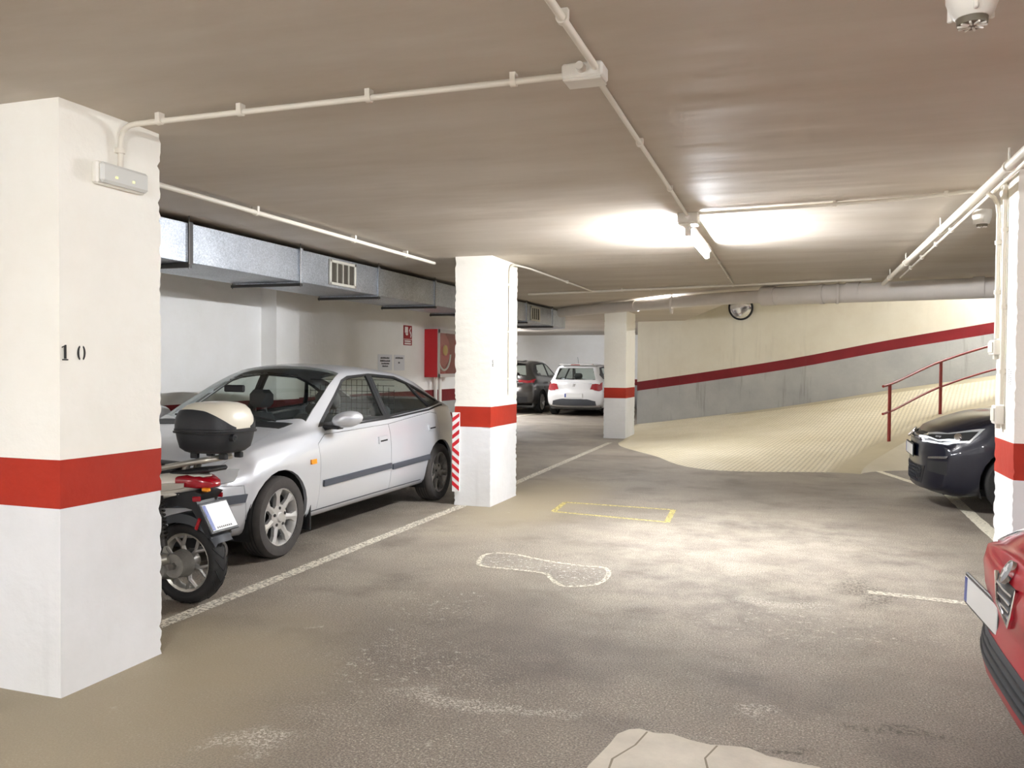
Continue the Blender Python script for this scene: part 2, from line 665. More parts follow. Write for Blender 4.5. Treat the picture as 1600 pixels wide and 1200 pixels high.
# pilaster standing proud of the left wall, with its own band and dado
pm = MB().b2((-6.0, 8.36, BAND1), (-5.79, 8.83, ZC)); pm.build('pilaster', 'wall_white', wl, angle=0)
MB().b2((-6.0, 8.36, BAND0), (-5.79, 8.83, BAND1)).build('pilaster_band', 'wall_band', wl, angle=0)
MB().b2((-6.0, 8.36, 0), (-5.79, 8.83, BAND0)).build('pilaster_dado', 'wall_grey', wl, angle=0)
wall_panels('wall_corner', (-6.3, 17), (-12.2, 17), .3, ZC, band=True)
wall_panels('wall_far_left', (-12.2, 17), (-12.2, 29), .3, ZC, band=True)
wall_panels('wall_far', (-12.2, 28.7), (-3.5, 28.7), .3, ZC, band=True)
wall_panels('wall_far_right', (-3.5, 28.7), (-3.5, 20.7), .3, ZC, band=True)
wall_panels('wall_back', (8.2, -8.2), (-6, -8.2), .3, ZC, band=True)
wall_panels('wall_right', (8.2, 17.6), (8.2, -8.2), .3, 5.0, band=True)

# ---- ramp: helical surface climbing to the right along its own wall
RW0, RW1 = Vector((-3.8, 20.5)), Vector((8.4, 17.04))
CT = [(-3.83, 20.5, .03), (-2.13, 20.03, .29), (-.14, 19.46, .62), (1.7, 18.93, .99), (3.6, 18.4, 1.33), (6.0, 17.7, 1.78), (8.3, 17.05, 2.2),
      (-3.1, 15.0, 0.0), (-2.1, 13.4, 0.0), (-1.26, 11.95, 0.0), (-.4, 12.05, 0.0), (.72, 12.4, 0.0), (-.3, 11.0, -.13), (-2.5, 12.2, -.1), (-4.2, 17.5, -.04), (-3.3, 17.5, .02),
      (1.31, 14.2, .31), (2.22, 15.6, .68), (3.3, 16.2, 1.02), (6.0, 15.8, 1.55), (8.3, 15.4, 2.0), (-1.2, 16.6, .2), (-.4, 13.6, .15)]
CA = np.array(CT)
def _tps_fit():
    n = len(CA)
    d = np.sqrt(((CA[:, None, :2] - CA[None, :, :2]) ** 2).sum(-1)) + 1e-9
    K = d ** 2 * np.log(d) + np.eye(n) * .25
    Pm = np.hstack([np.ones((n, 1)), CA[:, :2]])
    A = np.vstack([np.hstack([K, Pm]), np.hstack([Pm.T, np.zeros((3, 3))])])
    return np.linalg.solve(A, np.concatenate([CA[:, 2], np.zeros(3)]))
TW = _tps_fit()
def ramp_h(x, y):
    d = np.sqrt((CA[:, 0] - x) ** 2 + (CA[:, 1] - y) ** 2) + 1e-9
    return float((TW[:-3] * d ** 2 * np.log(d)).sum() + TW[-3] + TW[-2] * x + TW[-1] * y)

def polycurve(pts, n):
    P = [Vector((p[0], p[1])) for p in pts]
    L = [0]
    for a, b in zip(P, P[1:]):
        L.append(L[-1] + (b - a).length)
    fx, fy = pchip([(l, p.x) for l, p in zip(L, P)]), pchip([(l, p.y) for l, p in zip(L, P)])
    return [(fx(L[-1] * i / n), fy(L[-1] * i / n)) for i in range(n + 1)]

RN = 70
IN_ = polycurve([(.72, 11.6), (.82, 12.5), (1.25, 13.55), (2.0, 14.75), (2.9, 15.55), (4.2, 15.85), (8.3, 15.1)], RN)
OUT = []
OUT = polycurve([(-3.25, 11.6), (-3.25, 16.0), (-3.8, 18.6), (-3.79, 20.48)], 34)[:-1] + polycurve([(-3.79, 20.48), (8.3, 17.07)], RN - 34)
def build_ramp():
    rows, att = [], []
    nv = 44
    for (ix, iy), (ox, oy) in zip(IN_, OUT):
        row = []
        for j in range(nv + 1):
            t = j / nv
            x, y = ix + (ox - ix) * t, iy + (oy - iy) * t
            row.append((x, y, max(ramp_h(x, y), -.06)))
            dist_in = t * math.hypot(ox - ix, oy - iy)
            dist_out = (1 - t) * math.hypot(ox - ix, oy - iy)
            a = min(1, max(0, (dist_in - .35) / .08))
            # beside the wall the upper part of the ramp has a smooth gutter strip
            g_ = 1.1 if x > -1.5 and y > 16 else .0
            a = min(a, min(1, max(0, (dist_out - g_) / .1)))
            if x > 4.2:
                a = 0
            att.append(a)
        rows.append(row)
    mb = MB().grid(rows)
    o = mb.build('ramp', 'ramp_concrete', angle=60)
    at = o.data.attributes.new('rib', 'FLOAT', 'POINT')
    at.data.foreach_set('value', att)
    struct(o)
    o.name = 'floor_ramp'
    # side wall under the inner edge
    off = []
    for i, (x, y) in enumerate(IN_):
        a_, b_ = IN_[max(i - 1, 0)], IN_[min(i + 1, RN)]
        d = Vector((b_[0] - a_[0], b_[1] - a_[1])).normalized()
        h_ = max(ramp_h(x, y), 0)
        k_ = min(.9, .9 * h_ / .25) if x < 3.2 else .25
        off.append((x + d.y * k_, y - d.x * k_))
    sk = MB().grid([[(x, y, max(ramp_h(x, y), -.06)) for x, y in IN_], [(x, y, -.03) for x, y in off]])
    sk.build('ramp_side', 'ramp_concrete', o, angle=60)
    return o
ramp = build_ramp()

def ramp_wall():
    n = 24
    pts = [RW0 + (RW1 - RW0) * i / n for i in range(n + 1)]
    d = (RW1 - RW0).normalized()
    nr = Vector((d.y, -d.x))           # towards the room
    def zz(p):
        return pchip([(-3.83, .03), (-2.13, .29), (-.14, .62), (1.7, .99), (3.6, 1.33), (6.0, 1.78), (8.4, 2.2)])(p.x)
    def strip(f0, f1, off):
        a = [[(p.x + nr.x * off, p.y + nr.y * off, f0(p)) for p in pts], [(p.x + nr.x * off, p.y + nr.y * off, f1(p)) for p in pts]]
        b = [[(p.x - nr.x * .02, p.y - nr.y * .02, f1(p)) for p in pts], [(p.x - nr.x * .02, p.y - nr.y * .02, f0(p)) for p in pts]]
        return MB().grid(a + b + [a[0]])
    w = MB()
    a = [[(p.x, p.y, -.2) for p in pts], [(p.x, p.y, 5.2) for p in pts], [(p.x - nr.x * .3, p.y - nr.y * .3, 5.2) for p in pts], [(p.x - nr.x * .3, p.y - nr.y * .3, -.2) for p in pts]]
    w.grid(a + [a[0]])
    o = struct(w.build('wall_ramp', 'wall_cream', angle=0))
    strip(lambda p: zz(p) + BAND0 + .01, lambda p: zz(p) + BAND1 + .02, .005).build('red_band', 'wall_band', o, angle=0)
    strip(lambda p: zz(p) - .3, lambda p: zz(p) + BAND0 + .01, .004).build('grey_dado', 'wall_grey', o, angle=0)
ramp_wall()
# roof over the ramp, rising with it
up_ = MB()
q = [(-3.2, 12.2, 2.88), (8.4, 12.2, 4.7), (8.4, 21, 4.7), (-3.2, 21, 2.88)]
up_.add(q + [(p[0], p[1], p[2] + .3) for p in q], [(0, 1, 2, 3), (7, 6, 5, 4), (0, 4, 5, 1), (1, 5, 6, 2), (2, 6, 7, 3), (3, 7, 4, 0)])
struct(up_.build('ceiling_ramp', 'wall_cream', angle=0))
fs_ = MB().add([(-.75, 13.0, ZC + .3), (8.4, 12.3, ZC + .3), (8.4, 12.3, 4.9), (-.75, 13.0, 4.9), (-.75, 12.8, ZC + .3), (8.4, 12.1, ZC + .3), (8.4, 12.1, 4.9), (-.75, 12.8, 4.9)],
               [(0, 1, 2, 3), (7, 6, 5, 4), (0, 4, 5, 1), (1, 5, 6, 2), (2, 6, 7, 3), (3, 7, 4, 0)])
struct(fs_.build('wall_ramp_front', 'wall_cream', angle=0))

# ---- painted marks and patches: parts of the floor
def mark(name, pts, material, z=.003, th=.0):
    mb = MB().add([(p[0], p[1], z) for p in pts], [tuple(range(len(pts)))])
    return mb.build(name, material, floor, angle=0)
def bar(name, a, b, w, material, z=.003):
    a, b = Vector(a), Vector(b)
    d = (b - a).normalized()
    n = Vector((-d.y, d.x)) * w / 2
    k = max(2, int((b - a).length / .12))
    L_, R_ = [], []
    for i in range(k + 1):
        p = a + (b - a) * i / k
        L_.append((p.x + n.x * (1 + .18 * (fnoise(i, 1) - .5)), p.y + n.y * (1 + .18 * (fnoise(i, 2) - .5)), z))
        R_.append((p.x - n.x * (1 + .18 * (fnoise(i, 3) - .5)), p.y - n.y * (1 + .18 * (fnoise(i, 4) - .5)), z))
    return MB().grid([L_, R_]).build(name, material, floor, angle=0)
bar('bay_line', (-3.30, 3.36), (-3.26, 7.94), .105, 'paint_white_worn')
bar('bay_line', (-3.27, 8.8), (-3.4, 15.6), .10, 'paint_white_worn')
bar('bay_line', (-6.0, 2.55), (-3.4, 2.6), .10, 'paint_white_worn')
bar('bay_line', (1.01, 12.85), (1.62, 10.7), .10, 'paint_white')
bar('bay_line', (1.62, 10.7), (1.58, 6.3), .12, 'paint_white')
bar('bay_line', (.42, 5.80), (1.1, 5.71), .085, 'paint_white_worn')
bar('bay_line', (-7.9, 19.5), (-7.4, 27.5), .10, 'paint_white')
for a, b in (((-2.29, 7.93), (-2.33, 8.52)), ((-2.33, 8.52), (-1.19, 8.46)), ((-1.19, 8.46), (-1.15, 7.76)), ((-1.15, 7.76), (-2.29, 7.93))):
    bar('yellow_line', a, b, .055, 'paint_yellow_worn')
OUTL = [(-2.207, 5.69), (-2.234, 5.948), (-2.061, 6.014), (-1.772, 5.898), (-1.488, 5.835), (-1.298, 5.825), (-1.229, 5.618), (-1.257, 5.356), (-1.445, 5.251), (-1.567, 5.399), (-1.661, 5.531), (-1.904, 5.557), (-2.127, 5.573)]
mark('old_paint_patch', OUTL, 'paint_white_thin', z=.0025)
def outline(name, pts, w, material, z):
    P = [Vector(p) for p in pts]
    c = sum(P, Vector((0, 0))) / len(P)
    Q = []
    n = len(P)
    for i in range(n):
        for k in range(5):
            t = k / 5
            p0, p1, p2, p3 = P[i - 1], P[i], P[(i + 1) % n], P[(i + 2) % n]
            Q.append(.5 * ((2 * p1) + (p2 - p0) * t + (2 * p0 - 5 * p1 + 4 * p2 - p3) * t * t + (3 * p1 - p0 - 3 * p2 + p3) * t ** 3))
    out, inn = [], []
    for i, p in enumerate(Q):
        d = (Q[(i + 1) % len(Q)] - Q[i - 1]).normalized()
        nn = Vector((-d.y, d.x)) * w / 2
        out.append((p.x + nn.x, p.y + nn.y, z)); inn.append((p.x - nn.x, p.y - nn.y, z))
    MB().grid([out + [out[0]], inn + [inn[0]]]).build(name, material, floor, angle=0)
outline('old_paint_edge', OUTL, .035, 'paint_white_worn', .003)
# broken pale concrete patch in the foreground
PT = [(-.72, 2.2), (-.70, 2.9), (-.665, 3.1), (-.655, 3.194), (-.62, 3.25), (-.581, 3.27), (-.52, 3.25), (-.455, 3.266), (-.38, 3.235), (-.304, 3.221), (-.24, 3.236), (-.165, 3.243), (-.1, 3.2), (-.027, 3.184), (.082, 3.172), (.2, 3.08), (.3, 2.7), (.28, 2.2)]
pm = MB().prism([(p[0], p[1]) for p in PT], ((0, 0, -.01), (1, 0, 0), (0, 1, 0)), .014)
pm.build('concrete_patch', 'concrete_pale', floor, angle=0)
mat('crack', (140, 130, 112), .9)
for pts in ([(-.28, 3.22), (-.31, 3.1), (-.29, 3.0), (-.33, 2.85), (-.30, 2.6)], [(-.55, 3.25), (-.57, 3.12), (-.63, 2.98), (-.62, 2.8)]):
    P = [Vector(p) for p in pts]
    l = [(p.x - .002 - .004 * fnoise(i, 5), p.y, .0048) for i, p in enumerate(P)]
    r = [(p.x + .002 + .004 * fnoise(i, 6), p.y, .0048) for i, p in enumerate(P)]
    MB().grid([l, r]).build('crack', 'crack', floor, angle=0)

# ================================================================== PILLARS
def chipped_block(x0, x1, y0, y1, z0, z1, seed, chip=.007, shift=None):
    nz = max(2, int((z1 - z0) / .022))
    nx, ny = 4, 5
    ring0 = []
    for i in range(nx): ring0.append((x0 + (x1 - x0) * i / nx, y0, i == 0))
    for i in range(ny): ring0.append((x1, y0 + (y1 - y0) * i / ny, i == 0))
    for i in range(nx): ring0.append((x1 - (x1 - x0) * i / nx, y1, i == 0))
    for i in range(ny): ring0.append((x0, y1 - (y1 - y0) * i / ny, i == 0))
    cx_, cy_ = (x0 + x1) / 2, (y0 + y1) / 2
    rows = []
    rnd = random.Random(seed)
    big = [0] * 4
    for k in range(nz + 1):
        z = z0 + (z1 - z0) * k / nz
        row = []
        ci = 0
        for (x, y, c) in ring0:
            if c:
                j = rnd.random() ** 3 * chip
                if rnd.random() < .05: big[ci] = rnd.uniform(.004, .012)
                big[ci] *= .6
                j += big[ci]
                x += -j if x > cx_ else j
                y += -j if y > cy_ else j
                ci += 1
            else:
                pass
            row.append((x, y, z))
        rows.append(row)
    mb = MB().grid(rows, close=True)
    k = len(ring0)
    mb.f.append(tuple(range(k))[::-1])
    mb.f.append(tuple(nz * k + i for i in range(k)))
    return mb

def pillar(x0, x1, y0, y1, label, seed, top=ZC):
    loc = ((x0 + x1) / 2, (y0 + y1) / 2, 0)
    t = thing('pillar', label, 'pillar', loc, group='painted concrete pillars of the garage')
    t['kind'] = 'structure'
    chipped_block(x0, x1, y0, y1, BAND1, top, seed).build('upper_shaft', 'pillar_cream', t, loc, angle=30)
    chipped_block(x0, x1, y0, y1, BAND0, BAND1, seed + 1).build('red_band', 'pillar_band', t, loc, angle=30)
    chipped_block(x0, x1, y0, y1, -.02, BAND0, seed + 2, .009).build('lower_shaft', 'pillar_white', t, loc, angle=30)
    return t, loc

PL1, L1 = pillar(-3.365, -2.965, 2.73, 3.326, 'large near pillar with the black number 10 and an emergency lamp', 11)
PL2, L2 = pillar(-3.362, -2.965, 7.955, 8.78, 'pillar beside the tail of the silver car, with a hazard striped guard', 21)
PL3, L3 = pillar(-3.749, -3.297, 16.57, 17.51, 'far pillar standing at the foot of the ramp', 31)
PL4, L4 = pillar(1.135, 1.62, 5.36, 5.84, 'pillar beside the red car carrying white conduits and switch boxes', 41)

# stencilled digits
def digit(ch, parent, loc, o, u, w, h):
    """stencil digit standing on the face frame o,u,w; h height"""
    mb = MB()
    def pr(poly):
        mb.prism([(p[0] * h, p[1] * h) for p in poly], (o, u, w), .002)
    if ch == '1':
        pr([(.22, .1), (.40, .1), (.40, 1.0), (.30, 1.0), (.22, .93)])
        pr([(.05, .80), (.19, .86), (.19, .93), (.05, .86)])
        pr([(.08, 0), (.54, 0), (.54, .08), (.08, .08)])
    else:
        def cres(s):
            out = []
            for i in range(13):
                t = -1.25 + 2.5 * i / 12
                out.append((.33 + s * (.05 + .28 * math.cos(t)), .5 + .5 * math.sin(t)))
            for i in range(13):
                t = 1.1 - 2.2 * i / 12
                out.append((.33 + s * (.05 + .13 * math.cos(t)), .5 + .42 * math.sin(t)))
            return out
        if ch == '0':
            pr(cres(1)); pr(cres(-1)[::-1])
        else:   # 8
            for cy_, rr in ((.75, .25), (.25, .27)):
                for s in (1, -1):
                    po = []
                    for i in range(9):
                        t = -1.2 + 2.4 * i / 8
                        po.append((.33 + s * (.03 + .24 * math.cos(t)), cy_ + rr * math.sin(t)))
                    for i in range(9):
                        t = 1.0 - 2.0 * i / 8
                        po.append((.33 + s * (.03 + .11 * math.cos(t)), cy_ + rr * .7 * math.sin(t)))
                    pr(po if s > 0 else po[::-1])
    ob = mb.build('stencil_digit', 'ink', parent, loc, angle=0)
    return ob
digit('1', PL1, L1, (-2.9655, 2.738, 1.443), (0, 1, 0), (0, 0, 1), .066)
digit('0', PL1, L1, (-2.9655, 2.822, 1.443), (0, 1, 0), (0, 0, 1), .066)
digit('8', PL2, L2, (-2.9655, 7.985, 1.425), (0, 1, 0), (0, 0, 1), .075)

# ================================================================== HAZARD GUARD
hz = thing('corner_guard', 'red and white striped hazard guard at the pillar behind the silver car', 'corner guard', (-3.34, 7.94, .13))
lo_ = (-3.34, 7.94, .13)
MB().b2((-3.378, 7.936, .14), (-3.30, 7.954, .955)).build('backing', 'plate_white', hz, lo_)
mat('hazard_red', (204, 24, 38), .5)
hn = 9
for i in range(hn):
    z0 = .15 + i * .088
    s = 1 if i < 5 else -1
    a, b = ((z0 + .05), z0) if s > 0 else (z0, z0 + .05)
    if s > 0:
        poly = [(0, z0 + .06), (.078, z0 - .0), (.078, z0 + .044), (0, z0 + .104)]
    else:
        poly = [(0, z0 - .0), (.078, z0 + .06), (.078, min(.95, z0 + .104)), (0, z0 + .044)]
    poly = [(p[0], min(.953, max(.142, p[1]))) for p in poly]
    MB().prism(poly, ((-3.378, 7.936, 0), (1, 0, 0), (0, 0, 1)), .002).build('stripe', 'hazard_red', hz, lo_, angle=0)

# ================================================================== LAMPS
mat('tube_glow', (246, 249, 255), .5, emit=TUBE_STRENGTH)
def fluorescent(loc, label, ln=1.3, rx=0.0):
    t = thing('fluorescent_lamp', label, 'lamp', loc, group='fluorescent battens on the garage ceiling')
    t.rotation_euler = (0, rx, 0)
    MB().b2((-.035, -ln / 2, -.045), (.035, ln / 2, -.0), bev=.01).build('batten', 'white_plastic', t)
    for s in (-1, 1):
        MB().b2((-.022, s * ln / 2 - .02, -.10), (.022, s * ln / 2 + .02, -.0), bev=.006).build('lamp_holder', 'white_plastic', t)
    MB().cyl((0, -ln / 2 + .02, -.085), (0, ln / 2 - .02, -.085), .019, n=12).build('tube', 'tube_glow', t)
    return t
fluorescent((-.80, 6.95, 2.50), 'lit fluorescent batten under the ceiling box in the middle of the aisle')
fluorescent((-.80, -.75, 2.535), 'fluorescent batten just behind the viewer over the aisle')
fluorescent((-.80, -6.0, 2.535), 'unseen batten added far behind the viewer for ambient light')  # added out of view to raise the ambient light
fluorescent((4.3, 1.0, 2.535), 'unseen batten added over the right bays as fill light')  # added fill lamp, out of view on the right
fluorescent((-4.1, -3.0, 2.535), 'unseen batten added over the left bays as fill light')  # added fill lamp, out of view, for the left bays and wall
fluorescent((-8.2, 20.5, 2.535), 'fluorescent batten over the far parked cars')
fluorescent((-9.0, 24.3, 2.535), 'hidden batten added above the dark car to brighten the far end')  # added behind the middle pillar to lift the dim far end
fluorescent((3.9, 16.9, 3.985), 'fluorescent batten under the rising roof of the ramp', rx=-.155)

fl_ = fluorescent((-2.05, 13.55, 2.535), 'short fluorescent batten tucked behind the drain pipe', ln=.55)
fl_.rotation_euler = (0, 0, R(48))

# emergency light on the near pillar
em = thing('emergency_light', 'white emergency light box on the near pillar', 'lamp', (-2.965, 3.045, 2.24))
lo_ = (-2.965, 3.045, 2.24)
MB().b2((-2.966, 2.90, 2.225), (-2.93, 3.19, 2.325), bev=.008).build('housing', 'white_plastic', em, lo_)
mat('diffuser', (214, 214, 208), .25, coat=.4)
MB().b2((-2.935, 2.905, 2.230), (-2.905, 3.185, 2.320), bev=.012).build('diffuser', 'diffuser', em, lo_)
mat('led_green', (240, 236, 140), .4, emit=.6)
for yy in (2.985, 3.085):
    MB().box((-2.9045, yy, 2.262), (.004, .012, .008)).build('indicator', 'led_green', em, lo_)

# ================================================================== CONDUITS, BOXES, DETECTORS
def conduit(name, label, pts, r, clips=(), cat='conduit', fil=.07, material='conduit_white', group='white conduits of the garage', n=10, clip_up=.02):
    loc = tuple(pts[0])
    t = thing(name, label, cat, loc, group=group)
    pp = fillet(pts, fil) if len(pts) > 2 else [Vector(p) for p in pts]
    MB().tube(pp, r, n=n).build('tube', material, t, loc, angle=50)
    for c, up_v in clips:
        c, u = Vector(c), Vector(up_v)
        if u.z > 0:
            u = Vector((0, 0, max(.003, 2.5485 - c.z - r)))
        mb = MB()
        u_ = u.normalized()
        seg = None
        # direction of the run at the clip
        best = min(range(len(pp) - 1), key=lambda i: ((pp[i] + pp[i + 1]) / 2 - c).length)
        d = (pp[best + 1] - pp[best]).normalized()
        mb.cyl(c - d * .012, c + d * .012, r + .006, n=12)
        s = d.cross(u_)
        if s.length < .1: s = u_.orthogonal()
        s.normalize()
        M3 = Matrix((d, s, u_)).transposed()
        mb.box(c + u_ * (r * .5 + u.length / 2), (.022, r * 2 + .012, u.length + r), mtx=M3)
        mb.build('clip', material, t, loc)
    return t

UPV = (0, 0, .018)
conduit('conduit', 'conduit from the emergency light across the ceiling to the first box',
        [(-2.945, 3.05, 2.325), (-2.945, 3.05, 2.515), (-.83, 3.04, 2.515)], .0125,
        [((-2.945, 3.05, 2.40), (-.018, 0, 0))] + [((x_, 3.044, 2.515), UPV) for x_ in (-2.72, -2.29, -1.67, -1.05)], fil=.10)
conduit('conduit', 'conduit running overhead from behind the viewer to the first box', [(-.72, -1.9, 2.52), (-.72, 2.99, 2.52)], .0135,
        [((-.72, y_, 2.52), UPV) for y_ in (.6, 1.6, 2.55)])
conduit('conduit', 'conduit between the two ceiling boxes above the aisle', [(-.745, 3.155, 2.525), (-.785, 6.095, 2.525)], .0115,
        [((-.76, 4.1, 2.525), UPV), ((-.775, 5.2, 2.525), UPV)])
conduit('conduit', 'conduit leading on from the lit lamp towards the drain pipe', [(-.80, 7.62, 2.53), (-.85, 11.34, 2.53)], .011,
        [((-.82, 9.0, 2.53), UPV), ((-.84, 10.5, 2.53), UPV)])
conduit('conduit', 'conduit from the lamp box across to the right pillar and down', [(-.70, 6.10, 2.53), (.55, 5.99, 2.53), (1.12, 5.77, 2.53), (1.12, 5.77, 1.62)], .0125,
        [((.2, 6.02, 2.53), UPV), ((.85, 5.875, 2.53), UPV), ((1.12, 5.77, 2.2), (.012, 0, 0)), ((1.12, 5.77, 1.9), (.012, 0, 0))], fil=.16)
conduit('conduit', 'second conduit down the right pillar to its lower switch box', [(1.12, 5.60, 2.55), (1.12, 5.60, 1.225)], .0125,
        [((1.12, 5.60, 2.25), (.012, 0, 0)), ((1.12, 5.60, 1.8), (.012, 0, 0)), ((1.12, 5.60, 1.42), (.012, 0, 0))])
conduit('conduit', 'white tube running under the ceiling above the silver car', [(-3.66, 2.0, 2.505), (-3.64, 8.05, 2.505)], .017,
        [((-3.655, y_, 2.505), (0, 0, .03)) for y_ in (3.2, 5.03, 6.4, 7.4)], n=8)
conduit('conduit', 'conduit climbing the middle pillar then running back under the ceiling', [(-2.945, 8.46, 1.13), (-2.945, 8.46, 2.525), (-2.88, 8.9, 2.525), (-2.86, 11.78, 2.525)], .0115,
        [((-2.945, 8.46, z_), (-.012, 0, 0)) for z_ in (2.3, 1.8, 1.3)] + [((-2.87, 10.5, 2.525), UPV)], fil=.12)
conduit('conduit', 'conduit along the ceiling in front of the drain pipe', [(-3.9, 12.05, 2.52), (.80, 11.05, 2.52)], .016,
        [((-2.4, 11.731, 2.52), UPV), ((-.86, 11.403, 2.52), UPV)])
conduit('conduit', 'thin conduit just behind the long ceiling conduit', [(-3.9, 12.18, 2.525), (-1.3, 11.63, 2.525)], .012, [((-2.0, 11.778, 2.525), UPV)])
# two tubes down the right bay, on threaded hangers
tr_ = conduit('hung_tube', 'thick white tube hung on rods above the right bays', [(1.005, 2.0, 2.455), (.925, 11.0, 2.455)], .0255, cat='tube', n=12)
for y_ in (4.83, 6.9, 8.9, 10.28):
    MB().cyl((1.005 - .08 * (y_ - 2) / 9, y_, 2.47), (1.005 - .08 * (y_ - 2) / 9, y_, 2.55), .006, n=8).build('hanger_rod', 'conduit_white', tr_, (1.005, 2.0, 2.455))
    MB().cyl((1.005 - .08 * (y_ - 2) / 9, y_ - .015, 2.455), (1.005 - .08 * (y_ - 2) / 9, y_ + .015, 2.455), .032, n=12).build('clamp', 'conduit_white', tr_, (1.005, 2.0, 2.455))
conduit('conduit', 'thin conduit beside the hung tube, feeding the small detector', [(1.10, 2.0, 2.525), (1.11, 11.0, 2.525)], .0115,
        [((1.108, y_, 2.525), UPV) for y_ in (7.4, 8.2, 9.1, 10.0)], fil=.03)

def junction_box(loc, size, label, rz=0.0, lamp=False):
    t = thing('junction_box', label, 'junction box', loc, rz)
    sx, sy, sz = size
    MB().box((0, 0, -sz / 2), size, bev=.008).build('box', 'white_plastic', t)
    MB().box((0, 0, -sz - .004), (sx * .94, sy * .94, .012), bev=.004).build('lid', 'white_plastic', t)
    for s in (-1, 1):
        MB().cyl((0, s * sy / 2, -sz * .45), (0, s * (sy / 2 + .035), -sz * .45), .019, .015, n=12).build('cable_gland', 'white_plastic', t)
    return t
junction_box((-.775, 3.06, 2.55), (.155, .105, .055), 'nearer white junction box on the ceiling')
junction_box((-.785, 6.20, 2.55), (.15, .13, .075), 'white junction box at the end of the lit lamp')

def detector(loc, r, h, label):
    t = thing('smoke_detector', label, 'detector', loc, group='ceiling detectors')
    MB().lathe([(0, 0), (r * .98, 0), (r, -h * .2), (r * .98, -h * .42), (r * .8, -h * .72), (r * .62, -h * .85), (r * .0, -h * .85)], n=28).build('housing', 'white_plastic', t, angle=50)
    mat('detector_grille', (112, 104, 88), .6)
    MB().lathe([(r * .58, -h * .84), (r * .56, -h), (0, -h)], n=24).build('grille', 'detector_grille', t)
    for i in range(10):
        a = 2 * PI * i / 10
        MB().box((r * .36 * math.cos(a), r * .36 * math.sin(a), -h - .002), (r * .36, r * .07, .006), rz=a).build('slot', 'white_plastic', t)
    for i in range(3):
        a = 2 * PI * i / 3 + .5
        MB().box((r * .86 * math.cos(a), r * .86 * math.sin(a), -h * .55), (r * .22, r * .16, h * .5), rz=a, bev=.003).build('lug', 'white_plastic', t)
    return t
detector((.455, 2.74, 2.55), .072, .125, 'white ceiling detector at the top edge above the aisle')
detector((1.19, 6.66, 2.55), .062, .115, 'small white detector beside the hung tube')

def wall_box(loc, size, label):
    t = thing('switch_box', label, 'switch box', loc)
    x, y, z = size
    MB().box((0, 0, 0), size, bev=.006).build('housing', 'white_plastic', t)
    mat('box_front', (206, 201, 188), .45)
    MB().box((-x / 2 - .003, 0, 0), (.008, y * .8, z * .7), bev=.002).build('cover', 'box_front', t)
    MB().box((0, 0, -z / 2 - .012), (x * .5, y * .3, .03), bev=.003).build('gland', 'box_front', t)
    return t
wall_box((1.11, 5.73, 1.565), (.05, .15, .09), 'upper white switch box on the right pillar')
wall_box((1.11, 5.64, 1.165), (.05, .11, .11), 'lower white switch box on the right pillar')
for i, (yy, z0) in enumerate(((5.50, 1.36), (5.455, 1.35))):
    mb = MB()
    for k in range(7):
        mb.box((1.1342, yy + .003 * math.sin(k * 2.1), z0 + k * .012), (.001, .012 + .008 * fnoise(k, i), .004))
    mb.build('pencil_mark', 'ink', PL4, L4, angle=0)

# fittings half out of sight at the far left edge of the near pillar
tk = thing('cable_trunking', 'white plastic trunking at the left side of the near pillar', 'trunking', (-3.372, 2.80, .2))
MB().b2((-3.392, 2.78, .30), (-3.364, 2.86, .80), bev=.003).build('cover', 'white_plastic', tk, (-3.372, 2.80, .2))
MB().b2((-3.397, 2.775, .285), (-3.364, 2.865, .305), bev=.003).build('end_cap', 'white_plastic', tk, (-3.372, 2.80, .2))
ck = thing('cable_coil', 'black coil of cable hung at the left side of the near pillar', 'cable', (-3.40, 2.8, 2.42))
for rr, zz_ in ((.045, 2.47), (.04, 2.43)):
    MB().tube([(-3.375 - .006 + 0.0, 2.77 + rr * math.cos(a), zz_ + rr * math.sin(a)) for a in [2 * PI * i / 20 for i in range(20)]], .008, n=8, closed=True).build('loop', 'black_plastic', ck, (-3.40, 2.8, 2.42))

# ================================================================== DRAIN PIPE
def drain_pipe():
    loc = (2.6, 10.9, 2.3)
    t = thing('drain_pipe', 'large grey drain pipe slung below the ceiling in front of the ramp', 'pipe', loc)
    path = [(3.2, 10.75, 2.37), (2.2, 10.95, 2.38), (.55, 11.5, 2.395), (-.45, 11.95, 2.41), (-1.1, 12.35, 2.425), (-3.3, 14.35, 2.45), (-4.3, 15.3, 2.455)]
    right = path[:4]
    left = path[3:]
    MB().tube(fillet(right, .4), .122, n=24).build('pipe_run', 'pipe_grey', t, loc, angle=50)
    MB().tube(fillet(left, .4), .088, n=24).build('pipe_run', 'pipe_grey', t, loc, angle=50)
    for i, (p, d, L_, r_) in enumerate((((-.42, 11.93, 2.414), (-.9, .4, .01), .20, .130), ((.62, 11.48, 2.405), (-.95, .3, .01), .16, .129), ((.25, 11.62, 2.40), (-.95, .33, .01), .05, .132), ((1.95, 11.02, 2.388), (-.97, .22, .0), .12, .129), ((-2.6, 13.71, 2.44), (-.74, .67, 0), .14, .096))):
        p, d = Vector(p), Vector(d).normalized()
        MB().cyl(p - d * L_ / 2, p + d * L_ / 2, r_, n=24).build('collar', 'pipe_grey', t, loc, angle=50)
    for p in ((.43, 11.52), (2.3, 10.92), (-1.9, 13.05)):
        MB().cyl((p[0], p[1], 2.49), (p[0], p[1], 2.55), .012, n=10).build('hanger_rod', 'conduit_white', t, loc)
        MB().lathe([(.134, -.015), (.134, .015), (.124, .015), (.124, -.015), (.134, -.015)], o=(p[0], p[1], 2.395), axis='x', n=24).build('hanger_strap', 'pipe_grey', t, loc)
drain_pipe()

